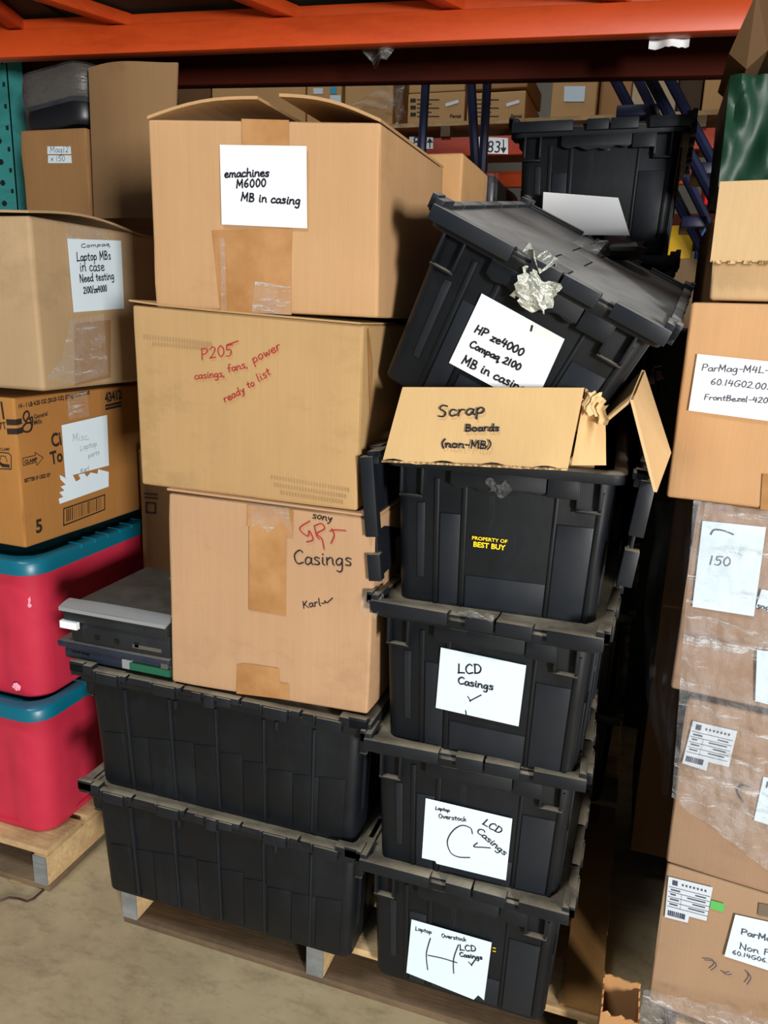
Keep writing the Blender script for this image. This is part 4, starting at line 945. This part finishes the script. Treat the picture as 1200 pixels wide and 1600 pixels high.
# torn film tufts hanging from the beam
tf = MB(); c0 = at(592,75,y=2.28)
tf.sheet(lambda u, v: c0 + V((-.07 + .14*u + .03*v*(.5-u), .03*math.sin(u*7), -.06*v*(1-(2*u-1)**2) + .012*nz((u*7, v*5, 1)) + .012)), 14, 8, (0, .001, 0))
tag(tf.build('film_tuft', CLEAR, smooth=True), 'crumpled clear plastic tuft hanging under the orange beam', 'plastic film')
tf = MB(); c0 = at(1046,62,y=2.36)
tf.sheet(lambda u, v: c0 + V((-.05 + .10*u, .01*math.sin(u*9), .006 - .024*v + .004*nz((u*9, v*3, 2)))), 12, 5, (0, .001, 0))
tag(tf.build('paper_scrap', PAPER, smooth=True), 'whitish scrap caught under the orange beam at right', 'scrap')

# ------------------------------------------------------------------ across the aisle: far rack, boxes, ladder
YF = 4.3
fr = empty('pallet_rack', (-.5, YF, 0), 'far orange pallet rack across the aisle with numbered signs', 'rack')
zt_ = at(745,213,y=YF).z; zb_ = at(745,243,y=YF).z
MB().box((-5.2, YF, zb_), (2.6, YF+.06, zt_)).build('rack_beam', FARO, fr, bevel=.004)
MB().box((-5.2, YF+1.0, zb_), (2.6, YF+1.06, zt_)).build('rack_beam', ORANGE, fr)
for x in (-4.9, 2.3): MB().box((x, YF+.02, 0), (x+.08, YF+.1, 5)).build('upright', TEALP, fr)
FB = Face(V((0, YF, zb_)), V((1, 0, 0)), V((0, -1, 0)))
sg = lay(FB, [(748,214),(794,216),(794,241),(748,240)], 'number_sign', PAPER, fr, n=.004)
mb = MB(); printed(mb, FB, 'P83', (750,238), (781,239), .0, 1.05, .006)
def lnF(px, wd):
    for a, b in zip(px[:-1], px[1:]): ribbon(mb, FB, [FB.uv(a), FB.uv(b)], wd, .006)
lnF([(787,219),(787,233)], .006)
mb.add([FB.pt(*FB.uv(p), .0062) for p in ((782,231),(792,231),(787,240))], [(0,1,2)]); mb.build('print', PRINT, sg)
sg = lay(FB, [(640,214),(677,215),(677,233),(640,232)], 'number_sign', PAPER, fr, n=.004)
mb = MB(); printed(mb, FB, '80', (645,230), (665,231), .0, 1.0, .006); lnF([(672,222),(672,231)], .006); mb.add([FB.pt(*FB.uv(p), .0062) for p in ((667,223),(677,223),(672,216))], [(0,1,2)]); mb.build('print', PRINT, sg)
fp = empty('pallet', (-.9, YF+.5, zt_), 'wooden pallets under the boxes on the far shelf', 'pallet')
zp = at(700,190,y=YF-.02).z
xa = at(560,200,y=YF).x; xb = at(1200,200,y=YF).x
mb = MB().box((-4.8, YF-.02, zp-.02), (2.2, YF+1.0, zp)).build('deck_board', WOODL, fp)
for x in (-4.5, -3.7, -2.6, -1.9, -1.15, -.75, -.30, .1, .6): MB().box((x, YF-.02, zt_+.001), (x+.05, YF+1, zp-.02)).build('stringer', WOODD, fp)
GF = 'cartons on the far shelf'
kf = card(196, 154, 104, 51); kf2 = card(170, 128, 84, 52)
def farbox(px0, px1, pytop, label, m=kf, y=YF, D=.5, z0=None, name='cardboard_box'):
    a = at(px0, pytop, y=y); b = at(px1, pytop, y=y); z0 = zp+.001 if z0 is None else z0
    return carton(name, cuboid(a.x, b.x, y, y+D, z0, a.z), m, label, group=GF, nn=3, dent=.001)
f1 = farbox(638, 727, 147, 'printed pale carton on the far shelf, left of the pair above the signs')
f2 = farbox(731, 822, 146, 'printed pale carton on the far shelf, right of the pair above the signs')
for bx, (xa_, xb_) in ((f1, (638, 727)), (f2, (731, 822))):
    mb = MB(); printed(mb, bx.front, 'Pentel', (xb_-24,184), (xb_-7,184), .03, 1)
    for k in range(3): ribbon(mb, bx.front, [bx.front.uv((xa_+5,157+11*k)), bx.front.uv((xa_+10,157+11*k))], .018, .002)
    for k in range(5): ribbon(mb, bx.front, [bx.front.uv((xa_+14,156+6.5*k)), bx.front.uv((xa_+14+(22 if k % 2 else 34),156+6.5*k))], .005, .002)
    mb.build('printed_lettering', PRINT, bx.root)
    lay(bx.front, [(xb_-31,162),(xb_-11,156),(xb_-10,161),(xb_-30,167)], 'sticker', PAPER, bx.root, n=.003)
zq = f1.c[4].z + .002
farbox(640, 728, 110, 'pale carton stacked over the left printed pair on the far shelf', z0=zq); farbox(738, 826, 110, 'pale carton stacked over the right printed pair on the far shelf', kf2, z0=zq)
f3 = farbox(866, 937, 100, 'tall film wrapped carton with white sheet behind the far black tote')
lay(f3.front, [(882,135),(915,135),(913,159),(881,159)], 'paper_sign', PAPERB, f3.root, n=.003)
farbox(940, 990, 112, 'brown carton on the far shelf behind the blue ladder', kf2, y=YF+.08)
farbox(992, 1062, 104, 'pale film wrapped carton seen between the ladder rails', card(190, 170, 140, 55), y=YF+.05)
farbox(1107, 1176, 90, 'plain carton on the far shelf at right, beside the green bundle')
f9 = farbox(1064, 1103, 95, 'dark brown carton on the far shelf right of the ladder', card(80, 62, 48, 54), y=YF+.1)
farbox(330, 478, 90, 'brown carton seen over the open box flaps, left', y=YF+.3)
f5 = farbox(480, 535, 92, 'carton with blue and white stickers seen over the open flaps', y=YF+.25)
lay(f5.front, [(516,136),(526,136),(526,147),(516,147)], 'sticker', mat('cyan_sticker', srgb(60, 160, 200), .5), f5.root, n=.003); lay(f5.front, [(516,149),(533,149),(533,168),(516,168)], 'sticker', PAPERB, f5.root, n=.003)
lay(f5.front, [(490,138),(505,138),(505,147),(490,147)], 'sticker', PAPERB, f5.root, n=.003)
f6 = farbox(540, 616, 98, 'film wrapped carton with drooping plastic on the far shelf')
MB().sheet(lambda u, v: at(545 + 70*u, 170 - 40*v*u - 4*v, y=YF-.03-.04*abs(math.sin(u*7+v*5))), 14, 8, (0, .001, 0)).build('wrap_film', CLEAR, f6.root, smooth=True)
f7 = farbox(276, 328, 100, 'dark carton on the far shelf beside the upright cardboard sheet', card(110, 78, 50, 53), y=YF+.3)
tag(MB().sheet(lambda u, v: at(616 + 16*u + 3*math.sin(v*9), 100 + 100*v, y=YF-.05-.05*math.sin(u*3+v*8)*v), 8, 16, (0, .001, 0)).build('film_tuft', CLEAR, smooth=True), 'long hanging strip of clear film beside the far pale cartons', 'plastic film')
# things lower on the far rack
YL = 4.2
def lowbox(name, px0, py0, px1, py1, m, label, cat='bin', y=YL):
    a = at(px0, py0, y=y); b = at(px1, py1, y=y); r = empty(name, ((a.x+b.x)/2, y+.2, b.z), label, cat)
    MB().box((a.x, y, b.z), (b.x, y+(.12 if y < YL else .4), a.z)).build('bin_body', m, r, bevel=.01)
    return r, Face(V((a.x, y, b.z)), V((1,0,0)), V((0,-1,0))), a, b
zsh = at(1100,330,y=YL).z
r_, F_, a, b = lowbox('red_bin', 1108, 248, 1160, 320, REDB, 'red plastic bin with white stickers on the far lower shelf')
MB().box((a.x-.01, YL-.02, a.z-.03), (b.x+.01, YL+.41, a.z)).build('bin_rim', REDB, r_, bevel=.006)
for q_ in ([(1132,259),(1148,259),(1148,271),(1132,271)], [(1108,275),(1132,275),(1132,290),(1107,290)]): lay(F_, q_, 'sticker', PAPER, r_, n=.004)
fs = MB().box((-5, YL+.05, zsh-.10), (2.5, YL+1.0, zsh-.005)).build('lower_shelf', RUST, fr)
tag(MB().sheet(lambda u, v: at(1112 + 50*u, 250 - 14*u*v - 2, y=YL-.03), 6, 3, (0, .003, .02)).build('paper_sheet', PAPER), 'white sheet lying over the rim of the red bin', 'paper')
r_, F_, a, b = lowbox('yellow_bin', 1046, 352, 1080, 405, YELB, 'yellow bin seen through the ladder at right', y=4.1)
r_, F_, a, b = lowbox('blue_bin', 1092, 355, 1130, 410, BLUB, 'blue bin seen through the ladder at right', y=4.1)
sb = MB(); zz = at(1060,405,y=4.1).z; tag(sb.box((-1.2, 4.05, zz-.9), (1.4, 4.19, zz-.002)).build('support_crate', card(120, 96, 70, 58)), 'brown crate under the yellow and blue bins', 'crate')
# blue rolling ladder
def ladder(label, rails, treads, y):
    r = empty('rolling_ladder', (at(*rails[0][1], y=y).x, y, 0), label, 'ladder', 'blue rolling ladders in the aisle')
    for (p0, p1, yy) in rails:
        a, b = at(*p0, y=yy), at(*p1, y=yy); d = (b-a); k = (a.z-.02)/max(1e-3, -d.z); 
        MB().tube([a - d*1.2, a + d*k], .020, 8).build('rail', BLUE, r, smooth=True)
    for (p0, p1, ya, yb_) in treads:
        a, b = at(*p0, y=ya), at(*p1, y=ya)
        MB().box((min(a.x, b.x), ya, b.z-.02), (max(a.x, b.x), yb_, b.z+.02)).build('tread', BLUE, r, bevel=.004)
    return r
ladder('blue rolling ladder with slanting rails behind the far black tote', [((961,124),(996,192),3.5), ((1016,123),(1055,197),3.3), ((996,123),(1031,194),3.9), ((1045,122),(1086,200),3.6)], [((966,142),(1030,170),3.4,3.7), ((1066,335),(1104,346),3.4,3.7), ((1085,245),(1116,262),3.3,3.6)], 3.5)
ladder('blue ladder posts standing before the numbered signs', [((665,132),(660,222),3.6), ((736,131),(742,240),3.5), ((761,132),(755,245),3.7)], [], 3.6)
